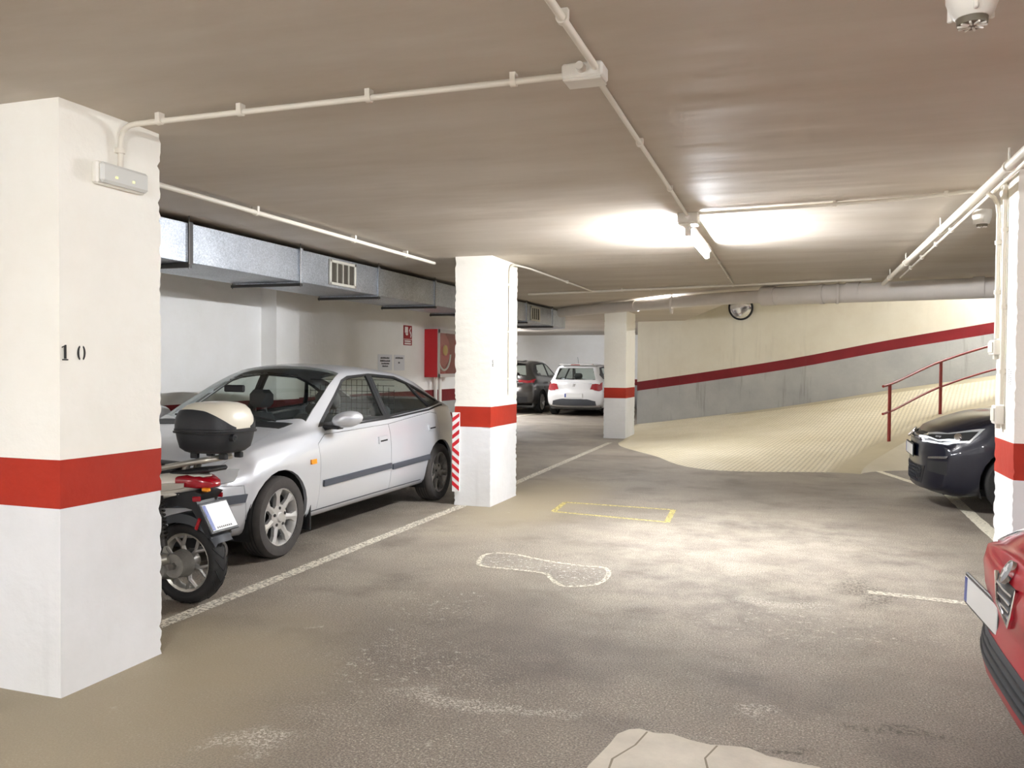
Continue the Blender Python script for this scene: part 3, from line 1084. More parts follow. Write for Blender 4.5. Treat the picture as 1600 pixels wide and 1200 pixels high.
# ================================================================== AIR DUCT
def air_duct():
    loc = (-4.77, 6.5, 2.2)
    t = thing('air_duct', 'galvanised ventilation duct along the left wall', 'duct', loc)
    x0, x1, z0, z1 = -5.12, -4.40, 2.20, 2.50
    ys = [-2.3, -.8, .7, 2.2, 3.72, 5.24, 6.73, 8.25, 9.75, 11.25, 12.75, 13.5, 15.05]
    for i, (a, b) in enumerate(zip(ys, ys[1:])):
        MB().b2((x0, a + .012, z0), (x1, b - .012, z1), bev=.004).build('duct_section', 'galvanised_steel', t, loc)
    for y_ in ys:
        mb = MB()
        m_ = 'dark_steel' if abs(y_ - 5.24) < .01 else 'galvanised_steel'
        for lo, hi in (((x0 - .012, y_ - .02, z0 - .012), (x1 + .014, y_ + .02, z0)), ((x0 - .012, y_ - .02, z1), (x1 + .014, y_ + .02, z1 + .012)),
                       ((x1, y_ - .02, z0), (x1 + .014, y_ + .02, z1)), ((x0 - .012, y_ - .02, z0), (x0, y_ + .02, z1))):
            mb.b2(lo, hi)
        mb.build('flange', m_, t, loc)
        # trapeze bracket below each joint
        b_ = MB().b2((x0 - .02, y_ - .045, z0 - .04), (x1 + .03, y_ - .012, z0 - .014)).build('bracket', 'dark_steel', t, loc)
        for xx in (x0 - .012, x1 + .018):
            MB().cyl((xx, y_ - .03, z0 - .05), (xx, y_ - .03, 2.55), .005, n=8).build('hanger_rod', 'steel', t, loc)
    mat('vent_dark', (70, 64, 54), .8)
    mat('vent_frame', (198, 194, 182), .45, .2)
    for yc in (7.47, 13.98, 1.4):
        ya, yb, za, zb = yc - .255, yc + .255, 2.225, 2.475
        MB().b2((x1 - .01, ya, za), (x1 + .004, yb, zb)).build('vent_opening', 'vent_dark', t, loc)
        fr = MB()
        for lo, hi in (((ya, za), (yb, za + .028)), ((ya, zb - .028), (yb, zb)), ((ya, za), (ya + .03, zb)), ((yb - .03, za), (yb, zb))):
            fr.b2((x1 + .003, lo[0], lo[1]), (x1 + .022, hi[0], hi[1]), bev=.003)
        v = fr.build('vent_frame', 'vent_frame', t, loc)
        for k in range(1, 4):
            yy = ya + .03 + (yb - ya - .06) * k / 4
            MB().b2((x1 + .003, yy - .007, za + .02), (x1 + .018, yy + .007, zb - .02)).build('vent_bar', 'vent_frame', v, loc)
        for k in range(1, 14):
            zz = za + .028 + (zb - za - .056) * k / 14
            MB().b2((x1 + .003, ya + .03, zz - .002), (x1 + .010, yb - .03, zz + .002)).build('vent_slat', 'vent_dark', v, loc)
    # rounded elbow turning to the left at the far end
    rows = []
    cxe, cye = -5.12 - .25, 15.85
    for i in range(15):
        a = (PI / 2) * i / 14
        ro, ri = .97, .25
        c_, s_ = math.cos(a), math.sin(a)
        if i == 0:
            rows.append([(x1, 15.065, z0), (x1, 15.065, z1), (x0, 15.065, z1), (x0, 15.065, z0)])
        rows.append([(cxe + ro * c_, cye + ro * s_, z0), (cxe + ro * c_, cye + ro * s_, z1), (cxe + ri * c_, cye + ri * s_, z1), (cxe + ri * c_, cye + ri * s_, z0)])
    mb = MB().grid(rows, close=True)
    mb.f.append((0, 1, 2, 3)); mb.f.append(tuple(15 * 4 + k for k in (3, 2, 1, 0)))
    mb.build('elbow', 'galvanised_steel', t, loc)
air_duct()

# ================================================================== FIRE CABINET, SIGN, NOTICES
def fire_cabinet():
    loc = (-6, 13.3, 1.24)
    t = thing('fire_hose_cabinet', 'red fire hose cabinet with glazed door on the left wall', 'fire cabinet', loc)
    x0, x1, y0, y1, z0, z1 = -6.0, -5.76, 12.88, 13.75, 1.24, 2.05
    mb = MB()
    mb.b2((x0, y0, z0), (x1, y0 + .02, z1)); mb.b2((x0, y1 - .02, z0), (x1, y1, z1)); mb.b2((x0, y0, z0), (x1, y1, z0 + .02)); mb.b2((x0, y0, z1 - .02), (x1, y1, z1)); mb.b2((x0, y0, z0), (x0 + .02, y1, z1))
    mb.build('case', 'fire_red', t, loc)
    fr = MB()
    mat('cabinet_frame', (196, 188, 184), .4, .3)
    for lo, hi in (((y0, z0), (y1, z0 + .06)), ((y0, z1 - .06), (y1, z1)), ((y0, z0), (y0 + .06, z1)), ((y1 - .06, z0), (y1, z1))):
        fr.b2((x1, lo[0], lo[1]), (x1 + .02, hi[0], hi[1]))
    d = fr.build('door_frame', 'cabinet_frame', t, loc)
    MB().b2((x1 + .006, y0 + .06, z0 + .06), (x1 + .01, y1 - .06, z1 - .06)).build('pane', 'clear_glass', d, loc)
    cy_, cz_ = 13.30, 1.70
    MB().lathe([(0, 0), (.27, 0), (.28, .02), (.27, .03), (.1, .03), (.08, .05), (0, .05)], o=(-5.86, cy_, cz_), axis='x', n=32).build('hose_reel', 'fire_red', t, loc)
    MB().lathe([(0, 0), (.085, 0), (.09, .02), (.05, .035), (0, .035)], o=(-5.81, cy_, cz_), axis='x', n=24).build('reel_hub', 'brass_yellow', t, loc)
    MB().tube([(-5.82, cy_ + .27 * math.cos(a), cz_ - .04 + .30 * math.sin(a)) for a in [PI + .1 + (PI - .2) * i / 24 for i in range(25)]], .016, n=10).build('hose', 'white_plastic', t, loc)
    for yy in (13.08, 13.26):
        MB().cyl((-5.88, yy, 1.24), (-5.88, yy, .0), .03, n=12).build('supply_pipe', 'white_plastic', t, loc)
fire_cabinet()

def fire_sign():
    loc = (-5.998, 12.23, 1.76)
    t = thing('fire_hose_sign', 'small red fire hose sign on the wall above the silver car', 'sign', loc)
    mat('sign_red', (150, 26, 32), .5)
    o, u, w = (-5.995, 12.08, 1.76), (0, 1, 0), (0, 0, 1)
    MB().prism([(0, 0), (.30, 0), (.30, .318), (0, .318)], (o, u, w), .004).build('panel', 'sign_red', t, loc, angle=0)
    o2 = (-5.990, 12.08, 1.76)
    def pr(poly, n='pictogram'):
        MB().prism(poly, (o2, u, w), .002).build(n, 'white_print', t, loc, angle=0)
    # hose cabinet door, hand-held hose and its nozzle
    pr([(.04, .20), (.15, .20), (.15, .295), (.04, .295)])
    pr([(.07, .17), (.10, .155), (.15, .165), (.15, .195), (.06, .195)])
    pr([(.19, .235), (.215, .22), (.26, .285), (.245, .297)])
    pr([(.21, .205), (.235, .19), (.25, .165), (.235, .13), (.25, .12), (.275, .16), (.262, .205), (.235, .235)])
    pr([(.0, .092), (.30, .092), (.30, .1), (.0, .1)], 'divider')
    k = 0
    for row, z0 in ((0, .052), (1, .014)):
        xx = .03
        while xx < .255:
            wdt = .016 + .012 * fnoise(k, 3)
            pr([(xx, z0), (xx + wdt, z0), (xx + wdt, z0 + .026), (xx, z0 + .026)], 'letter')
            xx += wdt + .007; k += 1
fire_sign()

def notice(y0, y1, z0, z1, lines, label):
    loc = (-5.998, (y0 + y1) / 2, z0)
    t = thing('paper_notice', label, 'notice', loc)
    MB().prism([(0, 0), (y1 - y0, 0), (y1 - y0, z1 - z0), (0, z1 - z0)], ((-5.998, y0, z0), (0, 1, 0), (0, 0, 1)), .004).build('sheet', 'paper', t, loc, angle=0)
    for i, (zf, a, b) in enumerate(lines):
        mb = MB()
        xx = a
        k = 0
        while xx < b:
            wd_ = .012 + .014 * fnoise(k, i + 20)
            hh = .018 + .008 * fnoise(k, i + 40)
            mb.prism([(xx, zf), (xx + wd_, zf), (xx + wd_, zf + hh), (xx, zf + hh)], ((-5.994, y0, z0), (0, 1, 0), (0, 0, 1)), .001)
            xx += wd_ + .006; k += 1
        mb.build('print_line', 'ink', t, loc, angle=0)
notice(11.23, 11.69, 1.355, 1.60, [(.18, .08, .36), (.135, .07, .39), (.095, .11, .35), (.055, .14, .32)], 'left paper notice with four printed lines above the silver car')
notice(11.76, 12.12, 1.355, 1.60, [(.185, .04, .30), (.11, .14, .18)], 'right paper notice with one printed line above the silver car')

# ================================================================== CONVEX MIRROR, HANDRAIL
def mirror():
    d = (RW1 - RW0).normalized()
    nr = Vector((d.y, -d.x, 0))
    c = Vector((-1.27, 19.78, 2.80)) + nr * .12
    t = thing('convex_mirror', 'round convex mirror on the ramp wall half behind the drain pipe', 'mirror', tuple(c))
    ang = math.atan2(nr.y, nr.x)
    t.rotation_euler = (0, R(8), ang)
    MB().lathe([(.0, .07)] + [(.26 * math.sin(a), .07 * math.cos(a) - .0) for a in [PI / 2 * i / 8 for i in range(1, 9)]], axis='x', n=36).build('mirror_face', 'chrome', t)
    MB().lathe([(.255, -.02), (.285, -.02), (.285, .02), (.262, .028), (.255, .0)], axis='x', n=36).build('rim', 'black_plastic', t)
    MB().lathe([(.0, -.02), (.26, -.02)], axis='x', n=36).build('back', 'black_plastic', t)
    MB().cyl((-.02, 0, 0), (-.12, 0, 0), .03, n=12).build('bracket', 'dark_steel', t)
mirror()

def handrail():
    P = [(1.20, 14.02), (1.31, 14.2), (1.72, 14.98), (2.22, 15.62), (2.75, 16.02), (3.3, 16.28), (4.3, 16.35), (5.4, 16.15), (6.6, 15.85)]
    loc = (1.31, 14.2, 0)
    t = thing('handrail', 'red tubular handrail climbing beside the ramp', 'handrail', loc)
    fx = polycurve(P, 40)
    zb = pchip([(1.2, .28), (1.31, .31), (2.22, .68), (3.3, 1.02), (6.7, 1.65)])
    hh = .885
    MB().tube([(p[0], p[1], zb(p[0]) + hh) for p in fx], .021, n=12).build('top_rail', 'rail_red', t, loc, angle=50)
    MB().tube([(p[0], p[1], zb(p[0]) + hh * .52) for p in fx], .018, n=12).build('middle_rail', 'rail_red', t, loc, angle=50)
    for x, y in ((1.31, 14.2), (2.22, 15.62), (3.3, 16.28), (4.6, 16.33), (5.9, 16.03)):
        MB().cyl((x, y, ramp_h(x, y) - .05), (x, y, zb(x) + hh), .026, n=12).build('post', 'rail_red', t, loc, angle=50)
handrail()

# ================================================================== CARS
def bspline(ctrl, n):
    """clamped uniform cubic B-spline through 2D control points, n+1 samples"""
    P = np.array([ctrl[0]] * 2 + list(ctrl) + [ctrl[-1]] * 2, float)
    segs = len(P) - 3
    out = []
    for i in range(n + 1):
        u = segs * i / n
        k = min(int(u), segs - 1)
        t = u - k
        b = np.array([(1 - t) ** 3, 3 * t ** 3 - 6 * t * t + 4, -3 * t ** 3 + 3 * t * t + 3 * t + 1, t ** 3]) / 6
        out.append(tuple(b @ P[k:k + 4]))
    return out

def sstep(a, b, x):
    t = min(1, max(0, (x - a) / (b - a)))
    return t * t * (3 - 2 * t)

class Car:
    """car shell in local axes: +X forward, +Y left, +Z up, origin on the ground midway"""
    def __init__(self, S, res=90, ring=44):
        self.S = S
        C = {k: pchip(S[k]) for k in ('ztop', 'zbelt', 'wmax', 'wbelt', 'wroof', 'zbot', 'crown')}
        xr, xf = S['ztop'][0][0], S['ztop'][-1][0]
        def section(x):
            zt, zb, wm, wb, wr, z0, cr = (C[k](x) for k in ('ztop', 'zbelt', 'wmax', 'wbelt', 'wroof', 'zbot', 'crown'))
            zr = max(zt - cr, zb + .015)
            h = zr - zb
            wg = wb - S.get('shoulder', .03)
            zm = S.get('zmid', .56)
            zm = min(zm, zb - .12)
            return [(0, z0), (.55 * wm, z0), (wm - .12, z0), (wm - .045, z0 + .03), (wm - .02, z0 + .12), (wm - .004, (z0 + .12 + zm) / 2), (wm, zm), (wm - .004, (zm + zb) / 2 + .02),
                    (wb + .012, zb - .03), (wb, zb - .002), (wg, zb + min(.022, h * .3)), (wg + (wr - wg) * .35, zb + h * .35 + .008), (wg + (wr - wg) * .72, zb + h * .74 + .008),
                    (wr, zr), (wr - .035, zr + (zt - zr) * .38), (.62 * wr, zr + (zt - zr) * .80), (.3 * wr, zt - .004), (0, zt)]
        ts = [0.5 - 0.5 * math.cos(PI * i / res) for i in range(res + 1)]
        xs = [xr + (xf - xr) * (.35 * t + .65 * i / res) for i, t in enumerate(ts)]
        rows = []
        bf, br = S.get('bow_f', .28), S.get('bow_r', .16)
        pf, pr = S['face_f'], S['face_r']          # (z, dx) profiles of nose and tail
        FF, FR = pchip(pf), pchip(pr)
        nf, nr_ = S.get('blend_f', .75), S.get('blend_r', .55)
        def warp(p):
            x, y, z = p
            wf, wr_ = sstep(xf - nf, xf, x), sstep(xr + nr_, xr, x)
            k = abs(y) / .86
            x2 = x
            if wf > 0:
                x2 += wf * (-bf * k ** S.get('pow_f', 2.6) + FF(z))
            if wr_ > 0:
                x2 += wr_ * (br * k ** S.get('pow_r', 3.0) - FR(z))
            return (x2, y, z)
        def ringpts(x, sc=1.0, xo=None):
            half = bspline(section(x), ring)
            zc = (half[0][1] + half[-1][1]) / 2
            half = [(y * sc, zc + (z - zc) * sc) for y, z in half]
            X = x if xo is None else xo
            L = [(X, y, z) for y, z in half]
            Rr = [(X, -y, z) for y, z in half[1:-1]][::-1]
            return L + Rr
        # rounded end caps made of shrinking rings
        rd = S.get('round', .05)
        caps_f = [(1 - rd * (1 - math.cos(a)) * .9, rd * math.sin(a)) for a in (.5, .9, 1.25, PI / 2)]
        raw = []
        for s, dx in reversed(caps_f + [(.8, rd), (.55, rd), (.3, rd), (.08, rd)]):
            raw.append(ringpts(xr, s, xr - dx + rd))
        for x in xs:
            xx = min(max(x, xr + rd), xf - rd) if x in (xs[0], xs[-1]) else x
            if x <= xr + rd or x >= xf - rd:
                if x not in (xs[0], xs[-1]):
                    continue
            raw.append(ringpts(x, 1.0, xx))
        for s, dx in caps_f + [(.8, rd), (.55, rd), (.3, rd), (.08, rd)]:
            raw.append(ringpts(xf, s, xf + dx - rd))
        rows = [[warp(p) for p in r] for r in raw]
        mb = MB().grid(rows, close=True)
        k = len(rows[0])
        mb.f.append(tuple(range(k)))
        mb.f.append(tuple((len(rows) - 1) * k + i for i in reversed(range(k))))
        self.bm = bmesh.new()
        vv = [self.bm.verts.new(p) for p in mb.v]
        for f in mb.f:
            try:
                self.bm.faces.new([vv[i] for i in f])
            except ValueError:
                pass
        bmesh.ops.recalc_face_normals(self.bm, faces=self.bm.faces)
        self.bm.normal_update()
        self.bvh = BVHTree.FromBMesh(self.bm)
        self.parts = {}
        self.lay = self.bm.faces.layers.int.new('part')

    def near(self, p, off=0.0):
        q, n, _, _ = self.bvh.find_nearest(Vector(p))
        return q + n * off, n

    # --- cut a convex polygon (2D) out of the shell; returns its faces
    def cut(self, poly, axis, sel, only_part=0):
        bm = self.bm
        n = len(poly)
        area = sum(poly[i][0] * poly[(i + 1) % n][1] - poly[(i + 1) % n][0] * poly[i][1] for i in range(n))
        if area < 0:
            poly = poly[::-1]
        def emb(a):
            return Vector((a[0], 0, a[1])) if axis == 'y' else (Vector((a[0], a[1], 0)) if axis == 'z' else Vector((0, a[0], a[1])))
        lo = [min(p[i] for p in poly) - .12 for i in (0, 1)]
        hi = [max(p[i] for p in poly) + .12 for i in (0, 1)]
        ia, ib = {'y': (0, 2), 'z': (0, 1), 'x': (1, 2)}[axis]
        S = []
        for f in bm.faces:
            if only_part is not None and f[self.lay] != only_part:
                continue
            c = f.calc_center_median()
            if lo[0] <= c[ia] <= hi[0] and lo[1] <= c[ib] <= hi[1] and sel(c, f.normal):
                S.append(f)
        for i in range(n):
            a, b = emb(poly[i]), emb(poly[(i + 1) % n])
            d = b - a
            if d.length < 1e-6:
                continue
            if axis == 'y':
                no = Vector((d.z, 0, -d.x))
            elif axis == 'z':
                no = Vector((d.y, -d.x, 0))
            else:
                no = Vector((0, d.z, -d.y))
            no.normalize()
            geom = list({e for f in S for e in f.edges}) + list({v for f in S for v in f.verts}) + S
            r = bmesh.ops.bisect_plane(bm, geom=geom, dist=1e-5, plane_co=a, plane_no=no)
            S = [f for f in r['geom'] if isinstance(f, bmesh.types.BMFace) and f.is_valid and (f.calc_center_median() - a).dot(no) < 0]
        return S

    def mark(self, faces, idx):
        for f in faces:
            f[self.lay] = idx

    def extract(self, idx, off=0.0, lip=0.0, lipdir=None, thick=0.0):
        """split faces of a part into its own mesh data (offset along the shell normal)"""
        bm = self.bm
        F = [f for f in bm.faces if f[self.lay] == idx]
        nb = bmesh.new()
        mp = {}
        nrm = {}
        for f in F:
            for v in f.verts:
                nrm.setdefault(v, Vector())
                nrm[v] = nrm[v] + f.normal
        for v in nrm:
            nn = nrm[v].normalized()
            mp[v] = nb.verts.new(v.co + nn * off)
        for f in F:
            nb.faces.new([mp[v] for v in f.verts])
        nb.normal_update()
        if lip:
            self._lip(nb, lip, lipdir)
        me = bpy.data.meshes.new('p')
        nb.to_mesh(me)
        nb.free()
        return me

    @staticmethod
    def _lip(bm, d, lipdir=None):
        E = [e for e in bm.edges if e.is_boundary]
        if not E:
            return
        vn = {}
        for e in E:
            for v in e.verts:
                vn[v] = v.normal.copy()
        r = bmesh.ops.extrude_edge_only(bm, edges=E)
        nv = [g for g in r['geom'] if isinstance(g, bmesh.types.BMVert)]
        ol = {}
        for e in [g for g in r['geom'] if isinstance(g, bmesh.types.BMEdge)]:
            pass
        # the extruded copies keep the order of position: match by location
        loc = {}
        for v, n in vn.items():
            loc[(round(v.co.x, 5), round(v.co.y, 5), round(v.co.z, 5))] = n
        for v in nv:
            n = loc.get((round(v.co.x, 5), round(v.co.y, 5), round(v.co.z, 5)), v.normal)
            v.co -= n * d
        bm.normal_update()

    def body_mesh(self, keep=0, lip=.03):
        bm = self.bm.copy()
        lay = bm.faces.layers.int['part']
        bmesh.ops.delete(bm, geom=[f for f in bm.faces if f[lay] != keep], context='FACES')
        bm.normal_update()
        if lip:
            self._lip(bm, lip)
        bmesh.ops.recalc_face_normals
        me = bpy.data.meshes.new('body')
        bm.to_mesh(me)
        bm.free()
        return me

    # --- ruled patch laid on the shell: two polylines of 3D points, projected on to the surface
    def patch(self, name, top, bot, material, parent, th=.008, nu=6, nv=4, sink=.01, base=0.0, angle=40):
        def res(pl):
            P = [Vector(p) for p in pl]
            L = [0]
            for a, b in zip(P, P[1:]):
                L.append(L[-1] + max((b - a).length, 1e-6))
            out = []
            N = nu * (len(P) - 1)
            for i in range(N + 1):
                s = L[-1] * i / N
                k = max(j for j in range(len(P) - 1) if L[j] <= s + 1e-9)
                t = (s - L[k]) / (L[k + 1] - L[k])
                out.append(P[k].lerp(P[k + 1], min(1, t)))
            return out
        A, B = res(top), res(bot)
        outer, inner = [], []
        for j in range(nv + 1):
            t = j / nv
            ro, ri = [], []
            for a, b in zip(A, B):
                q, n = self.near(a.lerp(b, t))
                ro.append(q + n * (th + base))
                ri.append(q - n * sink)
            outer.append(ro); inner.append(ri)
        mb = MB().grid(outer)
        mb.grid([outer[0], inner[0]]); mb.grid([outer[-1], inner[-1]])
        mb.grid([[r[0] for r in outer], [r[0] for r in inner]]); mb.grid([[r[-1] for r in outer], [r[-1] for r in inner]])
        bm = bmesh.new()
        vv = [bm.verts.new(p) for p in mb.v]
        for f in mb.f:
            try: bm.faces.new([vv[i] for i in f])
            except ValueError: pass
        bmesh.ops.remove_doubles(bm, verts=bm.verts, dist=1e-5)
        bmesh.ops.recalc_face_normals(bm, faces=bm.faces)
        me = bpy.data.meshes.new(name)
        bm.to_mesh(me); bm.free()
        return link_mesh(name, me, material, parent, angle)

    # --- thin ribbon following the shell
    def ribbon(self, name, pts, w, material, parent, th=.004, closed=False, step=.06):
        P = [Vector(p) for p in pts]
        Q = []
        for a, b in zip(P, P[1:]):
            k = max(1, int((b - a).length / step))
            for i in range(k):
                Q.append(a.lerp(b, i / k))
        Q.append(P[-1])
        S = [self.near(p) for p in Q]
        rows = [[], [], [], []]
        for i, (q, n) in enumerate(S):
            d = (S[min(i + 1, len(S) - 1)][0] - S[max(i - 1, 0)][0]).normalized()
            s = d.cross(n).normalized() * w / 2
            rows[0].append(q + s - n * .004); rows[1].append(q + s * .9 + n * th); rows[2].append(q - s * .9 + n * th); rows[3].append(q - s - n * .004)
        return MB().grid(rows).build(name, material, parent, angle=50)

def arch_poly(xc, zc, r, n=26):
    return [(xc + r * math.cos(2 * PI * i / n), zc + r * math.sin(2 * PI * i / n)) for i in range(n)]

def make_wheel(root, x, y, side, r, w, style, tyre='rubber_worn', rim_mat='alloy', steer=0.0):
    """side +1: outer face towards +Y. tyre is the part, rim and hub its sub-parts"""
    h = w / 2
    ri = r * .70
    prof = [(ri, -h * .9), (r * .80, -h), (r * .93, -h * .97), (r * .985, -h * .78), (r, -h * .5), (r, h * .5), (r * .985, h * .78), (r * .93, h * .97), (r * .80, h), (ri, h * .9), (ri * .98, h * .5), (ri * .98, -h * .9), (ri, -h * .9)]
    t = MB().lathe(prof, axis='y', n=44).build('wheel', tyre, root, angle=40)
    t.location = (x, y, r)
    t.rotation_euler = (0, 0, (0 if side > 0 else PI) + steer)
    # tread grooves
    g = MB()
    for k in (-.45, -.15, .15, .45):
        g.lathe([(r * 1.001, h * k - .004), (r * 1.003, h * k), (r * 1.001, h * k + .004)], axis='y', n=44)
    g.build('tread_groove', 'dark', t, angle=0)
    b = MB()
    b.lathe([(ri * 1.0, h * .93), (ri * 1.02, h * .86), (ri * .96, h * .84), (ri * .90, h * .62), (ri * .86, -h * .6), (ri * 1.0, -h * .85)], axis='y', n=44)
    b.build('rim', rim_mat, t, angle=40)
    MB().lathe([(0, h * .05), (ri * .9, h * .05)], axis='y', n=28).build('brake_shadow', 'dark', t, angle=0)
    sp = MB()
    ro = ri * .955
    if style == 'star7':
        N = 7
        for i in range(N):
            a = 2 * PI * i / N + .1
            def P(rad, da, yy):
                return (rad * math.sin(a + da), yy, rad * math.cos(a + da))
            pts = [P(.03, 0, h * .60), P(ri * .42, -.30, h * .62), P(ri * .72, -.13, h * .70), P(ro, -.215, h * .80), P(ro, .215, h * .80), P(ri * .72, .13, h * .70), P(ri * .42, .30, h * .62),
                   P(ri * .42, 0, h * .72), P(ri * .72, 0, h * .80), P(ro, 0, h * .86)]
            low = [(p[0], p[1] - .028, p[2]) for p in pts[:7]]
            o = len(sp.v)
            sp.add(pts + low, [(0, 1, 7), (1, 2, 8, 7), (2, 3, 9, 8), (9, 4, 5, 8), (8, 5, 6, 7), (7, 6, 0),
                               (1, 0, 10, 11), (2, 1, 11, 12), (3, 2, 12, 13), (9, 3, 13, 14, 4), (5, 4, 14, 15), (6, 5, 15, 16), (0, 6, 16, 10)])
        sp.lathe([(0, h * .74), (ri * .24, h * .74), (ri * .44, h * .66), (ri * .44, h * .4)], axis='y', n=28)
        sp.build('spokes', rim_mat, t, angle=25)
        cp = MB().lathe([(0, h * .84), (ri * .15, h * .84), (ri * .19, h * .76), (ri * .19, h * .6)], axis='y', n=24)
        cp.build('hub_cap', rim_mat, t)
        nb = MB()
        for i in range(5):
            a = 2 * PI * i / 5
            nb.cyl((ri * .31 * math.sin(a), h * .60, ri * .31 * math.cos(a)), (ri * .31 * math.sin(a), h * .76, ri * .31 * math.cos(a)), .012, n=8)
        nb.build('lug_nuts', 'dark_steel', t)
    else:
        N = 5
        for i in range(N):
            a = 2 * PI * i / N
            for s in (-1, 1):
                def P(rad, da, yy):
                    return (rad * math.sin(a + da), yy, rad * math.cos(a + da))
                d0, d1 = s * .16, s * .26
                pts = [P(ri * .18, d0 - .15, h * .6), P(ri * .18, d0 + .15, h * .6), P(ro, d1 + .07, h * .84), P(ro, d1 - .07, h * .84)]
                low = [(p[0], p[1] - .03, p[2]) for p in pts]
                sp.add(pts + low, [(0, 1, 2, 3), (7, 6, 5, 4), (0, 4, 5, 1), (1, 5, 6, 2), (2, 6, 7, 3), (3, 7, 4, 0)])
        sp.lathe([(0, h * .72), (ri * .2, h * .72), (ri * .26, h * .55), (ri * .26, h * .3)], axis='y', n=24)
        sp.build('spokes', rim_mat, t, angle=25)
    return t

def seat(parent, x, y, w=.46, z=.30, h=.58, lean=.25, head=True):
    mb = MB()
    n = 8
    # cushion
    mb.box((x + .22, y, z + .08), (.48, w, .16), bev=.05)
    # backrest leaning back, narrowing upward
    rows = []
    for i in range(n + 1):
        t = i / n
        ww = w / 2 * (1 - .28 * t ** 2)
        if i == n: ww *= .75
        xx = x - lean * t * h
        zz = z + .1 + h * t
        d = .07 * (1 - .3 * t) * (1 if i < n else .5)
        rows.append([(xx + d, y - ww * .8, zz), (xx + d * .9, y + ww * .8, zz), (xx + d * .3, y + ww, zz), (xx - d, y + ww * .85, zz), (xx - d, y - ww * .85, zz), (xx + d * .3, y - ww, zz)])
    mb.grid(rows, close=True)
    k = len(mb.v) - 6
    mb.f.append(tuple(k + i for i in range(6)))
    s = mb.build('seat', 'seat_cloth', parent, angle=60)
    if head:
        hb = MB()
        hx, hz_ = x - lean * h * 1.12, z + .1 + h + .13
        hb.box((hx, y, hz_), (.10, .26, .17), bev=.045)
        hb.cyl((hx + .01, y - .06, hz_ - .18), (hx, y - .06, hz_ - .05), .007, n=6)
        hb.cyl((hx + .01, y + .06, hz_ - .18), (hx, y + .06, hz_ - .05), .007, n=6)
        hb.build('headrest', 'seat_cloth', s, angle=60)
    return s

def finish_car(car, root, paint, S, glass='car_glass', extras=True):
    """turn the cut shell into parts. part ids: 0 body 1 trim 2 side glass 3 windscreen 4 rear glass 5.. doors 9 arches (dropped)"""
    link_mesh('body_shell', car.body_mesh(0, .028), paint, root, 38)
    used = {f[car.lay] for f in car.bm.faces}
    names = {1: ('window_trim', 'black_plastic', 0.0, .02), 5: ('front_door', paint, 0.0, .02), 6: ('rear_door', paint, 0.0, .02), 7: ('hood', paint, .0, .02),
             8: ('front_bumper', paint, 0.0, .02), 10: ('tailgate', paint, 0.0, .02), 11: ('rear_bumper', paint, 0.0, .02)}
    for idx, (nm, mt_, off, lip) in names.items():
        if idx in used:
            # left and right copies are separate objects
            for s in (1, -1):
                F = [f for f in car.bm.faces if f[car.lay] == idx]
                if idx in (7, 8, 10, 11):
                    if s < 0: continue
                    me = car.extract(idx, off, lip)
                else:
                    tmp = [f for f in F if f.calc_center_median().y * s <= 0]
                    for f in tmp: f[car.lay] = 99
                    me = car.extract(idx, off, lip)
                    for f in tmp: f[car.lay] = idx
                link_mesh(nm, me, mt_, root, 38)
    for idx, nm in ((2, 'side_window'), (12, 'side_window'), (13, 'quarter_window'), (3, 'windscreen'), (4, 'rear_window')):
        if idx not in used: continue
        for s in ((1, -1) if idx in (2, 12, 13) else (1,)):
            F = [f for f in car.bm.faces if f[car.lay] == idx]
            tmp = [f for f in F if f.calc_center_median().y * s <= 0] if idx in (2, 12, 13) else []
            for f in tmp: f[car.lay] = 99
            me = car.extract(idx, -.006, 0)
            for f in tmp: f[car.lay] = idx
            link_mesh(nm, me, S.get('rear_glass', glass) if idx == 4 else glass, root, 60)

def wheel_well(root, x, hw, r):
    for s in (1, -1):
        mb = MB()
        rows = []
        for i in range(21):
            a = -.35 + (PI + .7) * i / 20
            rows.append([(x + r * math.cos(a), s * (hw - .035), r * .0 + .30 + r * math.sin(a)), (x + r * math.cos(a), s * (hw - .36), .30 + r * math.sin(a))])
        mb.grid(rows)
        k = len(mb.v)
        inn = [r_[1] for r_ in rows]
        mb.add(inn, [tuple(range(len(inn)))])
        mb.build('wheel_housing', 'dark', root, angle=0)

def plate(parent, c, u, w, size=(.52, .11), frame='black_plastic', band=True, name='number_plate'):
    """blank plate with its blue strip: c centre, u along, w up"""
    c, u, w = Vector(c), Vector(u).normalized(), Vector(w).normalized()
    n = u.cross(w)
    M3 = Matrix((u, w, n)).transposed()
    b = MB().box(c - n * .004, (size[0] + .03, size[1] + .03, .014), mtx=M3, bev=.004).build('plate_holder', frame, parent)
    p = MB().box(c + n * .004, (size[0], size[1], .006), mtx=M3).build(name, 'plate_white', b)
    if band:
        MB().box(c + n * .0045 - u * (size[0] / 2 - .022), (.042, size[1] * .98, .007), mtx=M3).build('blue_strip', 'plate_blue', b)
    return b

